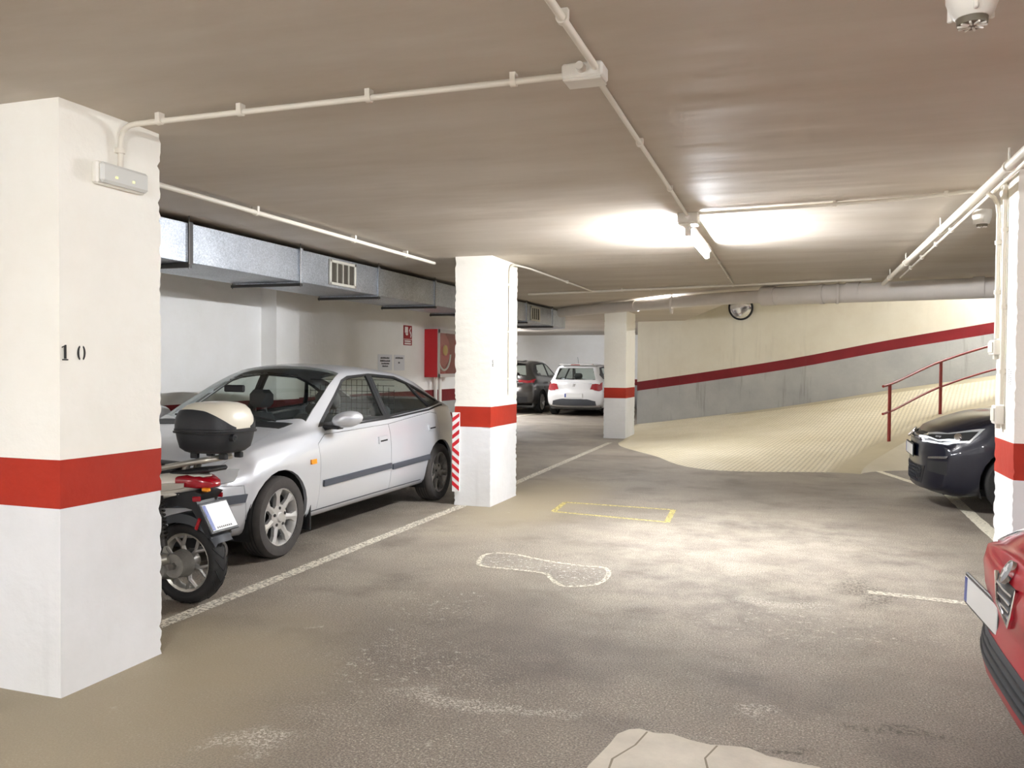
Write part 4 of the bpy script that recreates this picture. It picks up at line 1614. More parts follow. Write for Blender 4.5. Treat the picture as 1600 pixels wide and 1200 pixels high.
def mirror_pod(root, p, s, paint, stalk='black_plastic', sc=1.0):
    x, y, z = p
    rows = []
    n = 14
    for i, (dx, k) in enumerate(((.085, .25), (.07, .62), (.03, .92), (-.03, 1.0), (-.06, .96))):
        row = []
        for j in range(n):
            a = 2 * PI * j / n
            yy = .115 * math.cos(a)
            zz = .07 * math.sin(a)
            # flatter inner end
            row.append((x + dx * sc - .02 * (yy / .1), y + s * (yy * k * sc), z + zz * k * sc + .012 * (yy / .1)))
        rows.append(row)
    mb = MB().grid(rows, close=True)
    mb.f.append(tuple(range(n)))
    o = mb.build('wing_mirror', paint, root, angle=60)
    g = MB()
    g.add([(r[0] + .004, r[1], r[2]) for r in rows[-1]], [tuple(range(n))])
    g.build('mirror_glass', 'chrome', o, angle=0)
    MB().box((x + .02, y - s * .11, z - .065), (.10, .16, .03), bev=.012).build('mirror_stalk', stalk, o)
    return o

def interior(root, S, xs_front, x_rear, hw, zf=.30, dash=None, guard=False, wheel_side=1, zdash=.90, head=True):
    t = MB()
    fx, rx = S['tub']
    t.b2((rx, -hw + .10, .20), (fx, hw - .10, .26))
    t.b2((fx - .03, -hw + .10, .20), (fx, hw - .10, zdash - .06)); 
    t.build('cabin_floor', 'interior', root)
    for s in (1, -1):
        MB().b2((rx, s * (hw - .10), .22), (fx, s * (hw - .06), zdash - .04)).build('door_lining', 'interior', root)
    db = MB()
    rows = []
    for (dx, z) in ((.0, .55), (.02, zdash - .10), (.10, zdash - .03), (.35, zdash), (.52, zdash - .005), (.52, .5)):
        rows.append([(dash + dx, -hw + .12, z), (dash + dx, -.2, z + .015), (dash + dx, .2, z + .015), (dash + dx, hw - .12, z)])
    db.grid(rows)
    db.build('dashboard', 'interior', root, angle=40)
    sw = MB()
    sx, sy, sz = dash - .16, wheel_side * .36, zdash - .12
    ax = Vector((.9, 0, -.42)).normalized()
    u_ = Vector((0, 1, 0)); v_ = ax.cross(u_)
    c = Vector((sx, sy, sz))
    sw.tube([c + (u_ * math.cos(a) + v_ * math.sin(a)) * .18 for a in [2 * PI * i / 28 for i in range(28)]], .014, n=8, closed=True)
    sw.cyl(c - ax * .01, c + ax * .03, .06, n=16)
    for a in (0, PI, -PI / 2):
        e = u_ * math.cos(a) + v_ * math.sin(a)
        sw.cyl(c, c + e * .18, .014, n=6)
    sw.cyl(c, c + ax * .25, .03, n=10)
    sw.build('steering_wheel', 'black_plastic', root, angle=50)
    for y in (.36, -.36):
        seat(root, xs_front, y, .48, zf, head=head)
    mb = MB()
    mb.box((x_rear + .22, 0, zf + .10), (.46, 2 * hw - .36, .16), bev=.05)
    mb.box((x_rear - .10, 0, zf + .36), (.14, 2 * hw - .38, .52), mtx=Matrix.Rotation(-.30, 3, 'Y'), bev=.05)
    o = mb.build('rear_bench', 'seat_cloth', root, angle=60)
    for y in (.38, -.38):
        MB().box((x_rear - .21, y, zf + .66), (.09, .24, .12), bev=.04).build('headrest', 'seat_cloth', o, angle=60)
    MB().box((dash + .28, 0, zdash + .33), (.03, .20, .06), bev=.01).build('rear_view_mirror', 'black_plastic', root)
    if guard:
        gx = guard
        gd = MB()
        gz0, gz1, gw = zf + .50, zf + .98, .50
        for y in [(-gw + 2 * gw * i / 16) for i in range(17)]:
            gd.cyl((gx, y, gz0), (gx, y, gz1 - .10 * (y / gw) ** 2), .003, n=5)
        for z in [gz0 + (gz1 - gz0) * i / 8 for i in range(9)]:
            gd.cyl((gx, -gw, z), (gx, gw, z), .003, n=5)
        gd.build('cargo_guard', 'dark_steel', root, angle=0)

SEL_L = lambda c, n: c.y > .3 and n.y > .12
SEL_R = lambda c, n: c.y < -.3 and n.y < -.12

def inset(poly, d):
    n = len(poly)
    area = sum(poly[i][0] * poly[(i + 1) % n][1] - poly[(i + 1) % n][0] * poly[i][1] for i in range(n))
    P = [Vector(p) for p in (poly if area > 0 else poly[::-1])]
    out = []
    for i in range(n):
        a, b, c = P[i - 1], P[i], P[(i + 1) % n]
        d1, d2 = (b - a).normalized(), (c - b).normalized()
        n1, n2 = Vector((-d1.y, d1.x)), Vector((-d2.y, d2.x))
        k = (n1 + n2)
        k = k / max(.2, k.length_squared) * 2
        out.append(tuple(b + k * d))
    return out

def panel(car, poly, axis, sel, idx, gap=.0035, both=False):
    for s in ((1, -1) if both else (1,)):
        se = sel
        if both:
            se = SEL_L if s > 0 else SEL_R
        F = car.cut(poly, axis, se)
        car.mark(F, 98)
        F = car.cut(inset(poly, gap), axis, lambda c, n: se(c, n), only_part=98)
        car.mark(F, idx)

def glazing(car, dlo, panes, ids):
    for s in (1, -1):
        se = SEL_L if s > 0 else SEL_R
        F = car.cut(dlo, 'y', se)
        car.mark(F, 1)
        for pn, i in zip(panes, ids):
            F = car.cut(pn, 'y', se, only_part=1)
            car.mark(F, i)

def arches(car, xs, z, r):
    for x in xs:
        for s in (1, -1):
            F = car.cut(arch_poly(x, z, r), 'y', lambda c, n: c.y * s > .45 and c.z < .85)
            car.mark(F, 9)

# ------------------------------------------------------------------ silver five-door hatchback
mat('paint_silver', (206, 208, 212), .34, .45, coat=.6, coat_rough=.08)
mat('molding_grey', (66, 70, 78), .55)
def silver_car():
    S = dict(
        ztop=[(-2.28, .92), (-2.18, 1.02), (-2.05, 1.075), (-1.8, 1.18), (-1.45, 1.315), (-1.05, 1.40), (-.6, 1.43), (-.2, 1.445), (.08, 1.425), (.3, 1.345), (.65, 1.165), (.98, .995), (1.10, .955), (1.4, .92), (1.8, .845), (2.08, .765), (2.26, .70)],
        zbelt=[(-2.28, .86), (-2.0, .98), (-1.7, 1.0), (-1.2, .97), (-.4, .93), (.4, .91), (.85, .89), (1.2, .865), (1.7, .80), (2.05, .71), (2.26, .65)],
        wmax=[(-2.28, .80), (-1.9, .845), (-1.4, .862), (0, .858), (1.3, .862), (1.8, .84), (2.26, .76)],
        wbelt=[(-2.28, .72), (-1.9, .77), (-1.0, .805), (.3, .805), (.9, .79), (1.3, .775), (1.8, .75), (2.26, .68)],
        wroof=[(-2.28, .56), (-1.8, .58), (-1.2, .57), (-.5, .575), (.0, .565), (.4, .615), (.9, .69), (1.2, .66), (1.8, .60), (2.26, .52)],
        zbot=[(-2.28, .30), (-1.9, .22), (-1.2, .20), (1.2, .20), (1.9, .21), (2.26, .26)],
        crown=[(-2.28, .03), (-1.7, .075), (-.6, .085), (.05, .085), (.4, .07), (.95, .05), (1.15, .04), (2.26, .04)],
        face_f=[(.15, -.07), (.3, -.01), (.5, .0), (.62, -.03), (.8, -.12), (1.2, -.12)],
        face_r=[(.2, -.06), (.4, -.01), (.6, 0.0), (.85, -.03), (1.05, -.03), (1.3, -.03)],
        bow_f=.36, bow_r=.22, tub=(1.05, -2.0), round=.05)
    car = Car(S)
    hw = .86
    root = thing('hatchback_car', 'silver five-door hatchback parked between the pillars', 'car', (-4.475, 6.70, 0), R(-90))
    XF, XR, RW = 1.40, -1.485, .302
    arches(car, (XF, XR), .30, .352)
    panel(car, [(.90, .27), (-.352, .27), (-.352, .885), (.74, .868), (.87, .80)], 'y', None, 5, both=True)
    panel(car, [(-.352, .27), (-1.12, .27), (-1.46, .72), (-1.46, .93), (-1.3, .95), (-.352, .885)], 'y', None, 6, both=True)
    panel(car, [(1.06, .60), (1.13, 0), (1.06, -.60), (1.55, -.70), (2.02, -.62), (2.12, -.3), (2.14, 0), (2.12, .3), (2.02, .62), (1.55, .70)], 'z', lambda c, n: n.z > .3 and c.z > .6, 7)
    panel(car, [(1.73, .05), (2.6, .05), (2.6, .60), (2.0, .60), (1.78, .585)], 'y', lambda c, n: c.x > 1.5, 8)
    glazing(car, [(.76, .925), (.70, .965), (.12, 1.30), (-.02, 1.335), (-.42, 1.355), (-.95, 1.325), (-1.32, 1.225), (-1.74, 1.07), (-1.74, 1.035), (-1.3, .99), (-.4, .94)],
            [[(.66, .955), (.10, 1.282), (-.02, 1.312), (-.345, 1.338), (-.345, .962)], [(-.455, .965), (-.455, 1.332), (-.93, 1.303), (-1.16, 1.248), (-1.36, 1.005), (-1.2, .997)],
             [(-1.215, 1.228), (-1.31, 1.20), (-1.67, 1.072), (-1.68, 1.052), (-1.41, 1.022)]], (2, 12, 13))
    F = car.cut([(.86, .71), (1.03, .38), (1.07, 0), (1.03, -.38), (.86, -.71), (.08, -.545), (.07, 0), (.08, .545)], 'z', lambda c, n: n.z > .2 and c.z > .85)
    car.mark(F, 3)
    F = car.cut([(-1.98, .50), (-2.03, 0), (-1.98, -.50), (-1.30, -.50), (-1.22, 0), (-1.30, .50)], 'z', lambda c, n: n.z > .2 and c.z > .95)
    car.mark(F, 4)
    finish_car(car, root, 'paint_silver', S)
    wheel_well(root, XF, hw, .36); wheel_well(root, XR, hw, .36)
    for x in (XF, XR):
        for s in (1, -1):
            make_wheel(root, x, s * (hw - .095), s, RW, .195, 'star7', rim_mat='alloy' if x > 0 else 'alloy_dirty')
    interior(root, S, .12, -.80, .80, .30, dash=.55, guard=-1.10, zdash=.90)
    ub = MB().b2((-2.0, -.62, .17), (2.0, .62, .24)); ub.build('underbody', 'dark', root)
    for s in (1, -1):
        for a, b in ((.84, -.335), (-.37, -1.19)):
            car.patch('side_molding', [(a, s * .9, .505), (b, s * .9, .52)], [(a, s * .9, .452), (b, s * .9, .467)], 'molding_grey', root, th=.016, nu=10, nv=3)
        for xh, zh in ((-.19, .755), (-1.27, .80)):
            h = car.patch('door_handle', [(xh + .085, s * .9, zh + .032), (xh - .085, s * .9, zh + .036)], [(xh + .085, s * .9, zh - .032), (xh - .085, s * .9, zh - .028)], 'paint_silver', root, th=.014, nu=8, nv=4)
            car.patch('handle_recess', [(xh + .062, s * .9, zh - .004), (xh - .07, s * .9, zh)], [(xh + .062, s * .9, zh - .018), (xh - .07, s * .9, zh - .014)], 'dark', h, th=.0155, nu=6, nv=2)
        car.patch('side_indicator', [(1.02, s * .9, .692), (.945, s * .9, .692)], [(1.02, s * .9, .655), (.945, s * .9, .655)], 'orange_lens', root, th=.012, nu=3, nv=3)
        mirror_pod(root, (.64, s * .95, .985), s, 'paint_silver')
        car.ribbon('door_frame_line', [(-.40, s * .75, .96), (-.405, s * .66, 1.34)], .012, 'grey_plastic', root, .004)
        car.ribbon('belt_molding', [(.72, s * .82, .928), (0, s * .82, .945), (-.6, s * .82, .955), (-1.3, s * .82, .992), (-1.7, s * .80, 1.04)], .018, 'black_plastic', root, .006)
        # headlamp wrapping the corner
        car.patch('headlamp', [(2.16, s * .30, .70), (2.05, s * .62, .725), (1.80, s * .80, .745)], [(2.22, s * .32, .60), (2.08, s * .66, .60), (1.86, s * .80, .625)], 'clear_lens', root, th=.012, nu=5, nv=4)
        car.patch('bumper_strip', [(2.25, s * .30, .53), (2.1, s * .70, .53), (1.78, s * .86, .525)], [(2.25, s * .30, .47), (2.1, s * .70, .47), (1.80, s * .86, .465)], 'molding_grey', root, th=.018, nu=6, nv=3)
        car.patch('tail_lamp', [(-2.28, s * .48, .86), (-2.16, s * .72, .89), (-1.95, s * .80, .92)], [(-2.28, s * .48, .70), (-2.16, s * .74, .70), (-1.98, s * .82, .72)], 'red_lens', root, th=.012, nu=5, nv=4)
        car.ribbon('sill_line', [(.98, s * .86, .262), (0, s * .86, .262), (-1.05, s * .86, .262)], .010, 'grey_plastic', root, .002)
        # mud flap behind the front wheel
        MB().b2((.985, s * .66, .13), (1.0, s * .84, .36), bev=.004).build('mud_flap', 'black_plastic', root)
    car.patch('radiator_grille', [(2.2, .26, .68), (2.25, 0, .685), (2.2, -.26, .68)], [(2.24, .24, .60), (2.27, 0, .60), (2.24, -.24, .60)], 'black_plastic', root, th=.01, nu=5, nv=3)
    car.patch('air_intake', [(2.26, .40, .36), (2.3, 0, .36), (2.26, -.40, .36)], [(2.2, .36, .27), (2.25, 0, .27), (2.2, -.36, .27)], 'black_plastic', root, th=.008, nu=5, nv=3)
    q, n = car.near((2.4, 0, .50))
    plate(root, q + n * .028, (0, 1, 0), (-.05, 0, 1))
    # wipers resting on the base of the screen
    for y0, y1 in ((.52, -.02), (-.02, -.52)):
        a, _ = car.near((1.0, y0, .97)); b, nb = car.near((.95, y1, 1.03))
        MB().tube([a + Vector((0, 0, .015)), (a + b) / 2 + Vector((0, 0, .03)), b + Vector((0, 0, .012))], .008, n=6).build('wiper', 'black_plastic', root)
    car.patch('scuttle', [(1.10, .62, .95), (1.17, 0, .96), (1.10, -.62, .95)], [(.97, .66, .97), (1.09, 0, .99), (.97, -.66, .97)], 'black_plastic', root, th=.004, nu=8, nv=3)
    return root
silver_car()

# ------------------------------------------------------------------ dark blue hatchback (front towards the aisle)
mat('paint_blue', (12, 15, 30), .3, .1, spec=.35, coat=.6, coat_rough=.04)
mat('paint_red', (178, 6, 34), .4, .0, spec=.06, coat=.5, coat_rough=.04)
mat('paint_white', (236, 236, 234), .3, 0.0, coat=.8) if 'paint_white_car' in MATS else None
mat('car_white', (232, 232, 232), .3, 0.0, coat=.8)
mat('car_charcoal', (70, 68, 66), .28, .5, coat=.8)
mat('led_white', (235, 240, 245), .2, emit=.35)
mat('honeycomb', (44, 46, 52), .5, .2)

def side_set(car, root, s, paint, hx, hz=.72, y=.9):
    for xh in hx:
        car.patch('door_handle', [(xh + .09, s * y, hz + .022), (xh - .09, s * y, hz + .026)], [(xh + .09, s * y, hz - .012), (xh - .09, s * y, hz - .008)], paint, root, th=.022, nu=6, nv=3)

def blue_car():
    S = dict(
        ztop=[(-2.05, .95), (-2.0, 1.05), (-1.85, 1.25), (-1.6, 1.44), (-1.2, 1.53), (-.5, 1.565), (-.1, 1.55), (.15, 1.49), (.55, 1.28), (.92, 1.085), (1.05, 1.045), (1.4, 1.01), (1.75, .94), (1.95, .86), (2.07, .76)],
        zbelt=[(-2.05, .88), (-1.7, 1.02), (-1.0, 1.0), (.3, .965), (.9, .955), (1.3, .94), (1.75, .86), (2.07, .70)],
        wmax=[(-2.05, .80), (-1.6, .86), (-1.2, .88), (0, .876), (1.2, .88), (1.7, .86), (2.07, .80)],
        wbelt=[(-2.05, .74), (-1.5, .80), (0, .82), (.9, .82), (1.3, .82), (1.7, .79), (2.07, .72)],
        wroof=[(-2.05, .58), (-1.6, .58), (-.5, .58), (.1, .58), (.5, .64), (.95, .70), (1.3, .70), (2.07, .60)],
        zbot=[(-2.05, .30), (-1.7, .21), (1.5, .19), (1.9, .16), (2.07, .20)],
        crown=[(-2.05, .03), (-1.5, .08), (0, .08), (.95, .05), (1.3, .045), (2.07, .04)],
        face_f=[(.1, -.06), (.25, .0), (.55, 0.0), (.75, -.02), (.95, -.10), (1.2, -.1)],
        face_r=[(.2, -.05), (.5, 0.0), (1.0, -.02), (1.4, -.02)],
        bow_f=.30, bow_r=.18, pow_f=2.8, tub=(1.0, -1.8), round=.05)
    car = Car(S, res=70, ring=40)
    hw = .88
    root = thing('hatchback_car', 'dark blue car nosing out from behind the right pillar', 'car', (3.22, 10.0, 0), R(180))
    XF, XR, RW = 1.19, -1.36, .325
    arches(car, (XF, XR), .32, .375)
    panel(car, [(.72, .27), (-.30, .27), (-.30, .955), (.72, .935)], 'y', None, 5, both=True)
    panel(car, [(-.30, .27), (-.95, .27), (-1.25, .68), (-1.25, .97), (-.30, .955)], 'y', None, 6, both=True)
    panel(car, [(.98, .66), (1.06, 0), (.98, -.66), (1.5, -.74), (1.82, -.70), (1.96, -.35), (1.99, 0), (1.96, .35), (1.82, .70), (1.5, .74)], 'z', lambda c, n: n.z > .3 and c.z > .7, 7)
    glazing(car, [(.70, 1.0), (.05, 1.44), (-.5, 1.48), (-1.2, 1.45), (-1.6, 1.2), (-1.5, 1.07), (-.3, 1.01)],
            [[(.60, 1.03), (.06, 1.41), (-.28, 1.45), (-.28, 1.04)], [(-.38, 1.04), (-.38, 1.455), (-1.1, 1.42), (-1.28, 1.15), (-1.2, 1.08)]], (2, 12))
    F = car.cut([(.80, .72), (.97, .35), (1.0, 0), (.97, -.35), (.80, -.72), (.08, -.56), (.06, 0), (.08, .56)], 'z', lambda c, n: n.z > .2 and c.z > .95)
    car.mark(F, 3)
    F = car.cut([(-.55, 1.12), (.55, 1.12), (.48, 1.42), (-.48, 1.42)], 'x', lambda c, n: c.x < -1.3 and n.x < -.2)
    car.mark(F, 4)
    finish_car(car, root, 'paint_blue', S, glass='car_glass')
    for x in (XF, XR):
        wheel_well(root, x, hw, .375)
        for s in (1, -1):
            make_wheel(root, x, s * (hw - .10), s, RW, .205, 'five', tyre='rubber')
    interior(root, S, .05, -.75, .82, .36, dash=.50, zdash=.98)
    MB().b2((-1.9, -.62, .17), (1.85, .62, .24)).build('underbody', 'dark', root)
    # front face
    for s in (1, -1):
        h = car.patch('headlamp', [(2.0, s * .36, .80), (1.86, s * .66, .82), (1.52, s * .82, .86)], [(2.06, s * .40, .715), (1.92, s * .70, .695), (1.66, s * .84, .72)], 'clear_lens', root, th=.006, nu=6, nv=4)
        car.patch('lamp_bezel', [(2.02, s * .38, .785), (1.88, s * .66, .80), (1.58, s * .82, .835)], [(2.05, s * .40, .735), (1.91, s * .69, .722), (1.66, s * .83, .745)], 'dark', h, th=.009, nu=6, nv=3)
        car.patch('led_strip', [(2.04, s * .34, .745), (1.91, s * .66, .742), (1.74, s * .80, .752)], [(2.05, s * .34, .728), (1.92, s * .66, .722), (1.76, s * .80, .730)], 'led_white', h, th=.013, nu=5, nv=2)
        car.patch('led_strip', [(2.06, s * .46, .712), (1.92, s * .70, .703), (1.68, s * .83, .738)], [(2.07, s * .46, .700), (1.93, s * .70, .688), (1.70, s * .83, .722)], 'led_white', h, th=.013, nu=5, nv=2)
        q, n = car.near((1.75, s * .76, .775))
        b = MB().lathe([(0, .02), (.03, .016), (.042, 0)], axis='x', n=18)
        o = b.build('projector', 'chrome', h)
        o.matrix_local = Matrix.Translation(q + n * .004) @ n.to_track_quat('X', 'Z').to_matrix().to_4x4()
        car.patch('fog_recess', [(2.03, s * .56, .50), (1.85, s * .80, .52)], [(2.03, s * .56, .40), (1.86, s * .80, .38)], 'black_plastic', root, th=.004, nu=5, nv=3)
        car.patch('bumper_blade', [(2.02, s * .58, .545), (1.84, s * .80, .575)], [(2.03, s * .58, .525), (1.86, s * .80, .548)], 'chrome', root, th=.012, nu=5, nv=2)
        mirror_pod(root, (.58, s * .98, 1.06), s, 'paint_blue')
        side_set(car, root, s, 'paint_blue', (-.1, -1.0), .80)
        car.patch('tail_lamp', [(-2.05, s * .44, .98), (-1.85, s * .80, 1.0)], [(-2.05, s * .44, .84), (-1.87, s * .82, .84)], 'red_lens', root, th=.01, nu=5, nv=3)
    g = car.patch('radiator_grille', [(1.99, .37, .805), (2.04, 0, .81), (1.99, -.37, .805)], [(2.07, .39, .70), (2.1, 0, .70), (2.07, -.39, .70)], 'black_plastic', root, th=.005, nu=6, nv=4)
    for z_ in (.72, .765, .795):
        car.ribbon('grille_bar', [(2.06, .38, z_), (2.1, 0, z_), (2.06, -.38, z_)], .012, 'chrome', g, .010)
    lg = car.patch('lower_grille', [(2.07, .52, .44), (2.12, 0, .44), (2.07, -.52, .44)], [(2.05, .44, .26), (2.1, 0, .26), (2.05, -.44, .26)], 'black_plastic', root, th=.003, nu=6, nv=4)
    hc = MB()
    for r_ in range(5):
        for c_ in range(-12, 13):
            y_ = c_ * .038 + (.019 if r_ % 2 else 0)
            z_ = .275 + r_ * .036
            if abs(y_) > .44 + .08 * (r_ / 5): continue
            q, n = car.near((2.15, y_, z_))
            a = [q + n * .008 + Vector((0, .017 * math.cos(t), .017 * math.sin(t))) for t in [PI / 6 + PI / 3 * k for k in range(6)]]
            hc.tube(a, .0028, n=4, closed=True)
    hc.build('grille_mesh', 'honeycomb', lg, angle=0)
    # round badge with a V over a W
    q, n = car.near((2.15, 0, .765))
    bq = n.to_track_quat('X', 'Z').to_matrix().to_4x4()
    bd = MB()
    bd.lathe([(.058, 0), (.066, .004), (.066, .012), (.058, .012), (.056, .004)], axis='x', n=32)
    def st(a, b):
        a, b = Vector((.009, a[0], a[1])), Vector((.009, b[0], b[1]))
        bd.cyl(a, b, .0055, n=6)
    st((-.024, .050), (0, .006)); st((.024, .050), (0, .006))
    st((-.050, .026), (-.024, -.046)); st((-.024, -.046), (0, .0)); st((0, .0), (.024, -.046)); st((.024, -.046), (.050, .026))
    o = bd.build('badge', 'chrome', root)
    o.matrix_local = Matrix.Translation(q + n * .012) @ bq
    bk = MB().lathe([(0, .0), (.06, .0)], axis='x', n=28).build('badge_back', 'black_plastic', o)
    q, n = car.near((2.15, 0, .585))
    plate(root, q + n * .02, (0, 1, 0), (0, 0, 1))
    for y0, y1 in ((.55, 0), (0, -.55)):
        a, _ = car.near((.97, y0, 1.06)); b, _ = car.near((.92, y1, 1.12))
        MB().tube([a + Vector((0, 0, .015)), b + Vector((0, 0, .015))], .009, n=6).build('wiper', 'black_plastic', root)
    car.patch('scuttle', [(1.02, .66, 1.03), (1.09, 0, 1.05), (1.02, -.66, 1.03)], [(.93, .68, 1.05), (1.02, 0, 1.08), (.93, -.68, 1.05)], 'black_plastic', root, th=.004, nu=8, nv=3)
blue_car()

# ------------------------------------------------------------------ red hatchback with a shield grille (only its nose shows)
def red_car():
    S = dict(
        ztop=[(-2.0, .92), (-1.9, 1.05), (-1.6, 1.27), (-1.2, 1.40), (-.5, 1.445), (-.1, 1.43), (.15, 1.37), (.55, 1.17), (.95, .995), (1.15, .965), (1.5, .925), (1.8, .865), (1.96, .80), (2.04, .745)],
        zbelt=[(-2.0, .84), (-1.6, .98), (-.9, .96), (.3, .92), (.9, .90), (1.3, .875), (1.7, .82), (2.04, .68)],
        wmax=[(-2.0, .78), (-1.6, .84), (-1.2, .86), (0, .855), (1.2, .862), (1.7, .855), (2.04, .83)],
        wbelt=[(-2.0, .72), (-1.4, .78), (0, .80), (.9, .80), (1.3, .79), (1.7, .76), (2.04, .70)],
        wroof=[(-2.0, .56), (-1.5, .56), (-.5, .56), (.1, .56), (.5, .61), (.95, .66), (1.3, .64), (2.04, .50)],
        zbot=[(-2.0, .30), (-1.6, .20), (1.4, .18), (1.85, .16), (2.04, .19)],
        crown=[(-2.0, .03), (-1.5, .08), (0, .08), (.95, .05), (1.3, .07), (1.8, .085), (2.04, .06)],
        face_f=[(.1, -.05), (.25, .0), (.35, -.01), (.46, -.025), (.6, .0), (.7, -.02), (.85, -.12), (1.1, -.12)],
        face_r=[(.2, -.05), (.5, 0.0), (1.0, -.02), (1.4, -.02)],
        bow_f=.17, bow_r=.18, pow_f=4.0, tub=(1.0, -1.8), round=.045)
    car = Car(S, res=70, ring=40)
    hw = .86
    root = thing('hatchback_car', 'red car with a shield grille cut off by the right edge', 'car', (2.755, 3.46, 0), R(180))
    XF, XR, RW = 1.22, -1.30, .30
    arches(car, (XF, XR), .30, .345)
    panel(car, [(.72, .25), (-.42, .25), (-.42, .925), (.72, .90)], 'y', None, 5, both=True)
    panel(car, [(1.02, .60), (1.10, 0), (1.02, -.60), (1.5, -.66), (1.78, -.58), (1.90, -.3), (1.92, 0), (1.90, .3), (1.78, .58), (1.5, .66)], 'z', lambda c, n: n.z > .3 and c.z > .62, 7)
    glazing(car, [(.68, .955), (.05, 1.30), (-.5, 1.355), (-1.2, 1.30), (-1.5, 1.13), (-1.4, 1.02), (-.3, .965)],
            [[(.58, .98), (.06, 1.275), (-.40, 1.325), (-.40, .99)], [(-.5, .995), (-.5, 1.325), (-1.12, 1.27), (-1.35, 1.12), (-1.3, 1.04)]], (2, 13))
    F = car.cut([(.82, .66), (.98, .35), (1.02, 0), (.98, -.35), (.82, -.66), (.08, -.53), (.06, 0), (.08, .53)], 'z', lambda c, n: n.z > .2 and c.z > .88)
    car.mark(F, 3)
    F = car.cut([(-.50, 1.06), (.50, 1.06), (.45, 1.30), (-.45, 1.30)], 'x', lambda c, n: c.x < -1.3 and n.x < -.2)
    car.mark(F, 4)
    finish_car(car, root, 'paint_red', S)
    for x in (XF, XR):
        wheel_well(root, x, hw, .35)
        for s in (1, -1):
            make_wheel(root, x, s * (hw - .10), s, RW, .205, 'five', tyre='rubber')
    interior(root, S, .05, -.70, .80, .30, dash=.50, zdash=.92)
    MB().b2((-1.8, -.62, .17), (1.8, .62, .22)).build('underbody', 'dark', root)
    for s in (1, -1):
        h = car.patch('headlamp', [(1.83, s * .56, .775), (1.62, s * .74, .81)], [(1.93, s * .58, .655), (1.72, s * .80, .68)], 'clear_lens', root, th=.010, nu=6, nv=5)
        car.ribbon('lamp_ring', [(1.83, s * .54, .785), (1.62, s * .74, .82), (1.70, s * .82, .675), (1.94, s * .57, .645), (1.83, s * .54, .785)], .018, 'chrome', h, .012)
        mirror_pod(root, (.60, s * .95, .99), s, 'paint_red')
        side_set(car, root, s, 'chrome', (-.25,), .76)
        car.patch('tail_lamp', [(-2.0, s * .50, .90), (-1.8, s * .78, .92)], [(-2.0, s * .50, .76), (-1.82, s * .80, .76)], 'red_lens', root, th=.01, nu=5, nv=3)
    # shield grille below the badge
    sh = car.patch('shield_grille', [(1.99, .15, .650), (2.02, 0, .655), (1.99, -.15, .650)], [(2.05, .03, .50), (2.05, 0, .495), (2.05, -.03, .50)], 'black_plastic', root, th=.004, nu=5, nv=6)
    car.ribbon('shield_frame', [(2.0, -.16, .655), (2.05, -.11, .56), (2.06, 0, .485), (2.05, .11, .56), (2.0, .16, .655)], .016, 'chrome', sh, .014)
    for k in range(4):
        z_ = .63 - .033 * k
        yy = .12 - .026 * k
        car.ribbon('grille_bar', [(2.03, -yy, z_), (2.05, 0, z_), (2.03, yy, z_)], .008, 'chrome', sh, .010)
    q, n = car.near((2.06, 0, .705))
    mat('badge_grey', (150, 152, 156), .3, .5)
    b = MB().lathe([(0, .012), (.04, .011), (.044, .016), (.046, .016), (.046, .0)], axis='x', n=32).build('badge_ring', 'chrome', root)
    mt_ = Matrix.Translation(q + n * .002) @ n.to_track_quat('X', 'Z').to_matrix().to_4x4()
    b.matrix_local = mt_
    MB().lathe([(0, .0145), (.036, .0135), (.041, .012)], axis='x', n=28).build('badge_disc', 'badge_grey', b)
    MB().box((.0165, -.012, 0), (.004, .010, .055)).build('badge_cross', 'plate_white', b)
    MB().box((.0165, -.012, .004), (.004, .03, .010)).build('badge_cross', 'plate_white', b)
    # full-width lower intake and red lip
    li = car.patch('lower_intake', [(2.03, .74, .375), (2.07, .2, .38), (2.07, -.2, .38), (2.03, -.74, .375)], [(2.02, .70, .255), (2.06, .2, .25), (2.06, -.2, .25), (2.02, -.70, .255)], 'grey_plastic', root, th=.003, nu=6, nv=3)
    for z_ in (.28, .315, .35):
        car.ribbon('intake_slat', [(2.04, .66, z_), (2.08, .2, z_), (2.08, -.2, z_), (2.04, -.66, z_)], .008, 'black_plastic', li, .010)
    # number plate mounted off-centre, on the side away from the viewer
    q, n = car.near((2.1, -.48, .46))
    plate(root, Vector((q.x + .024, -.49, .45)), (-.045, 1, 0), (-.03, 0, 1), frame='dark_steel')
red_car()

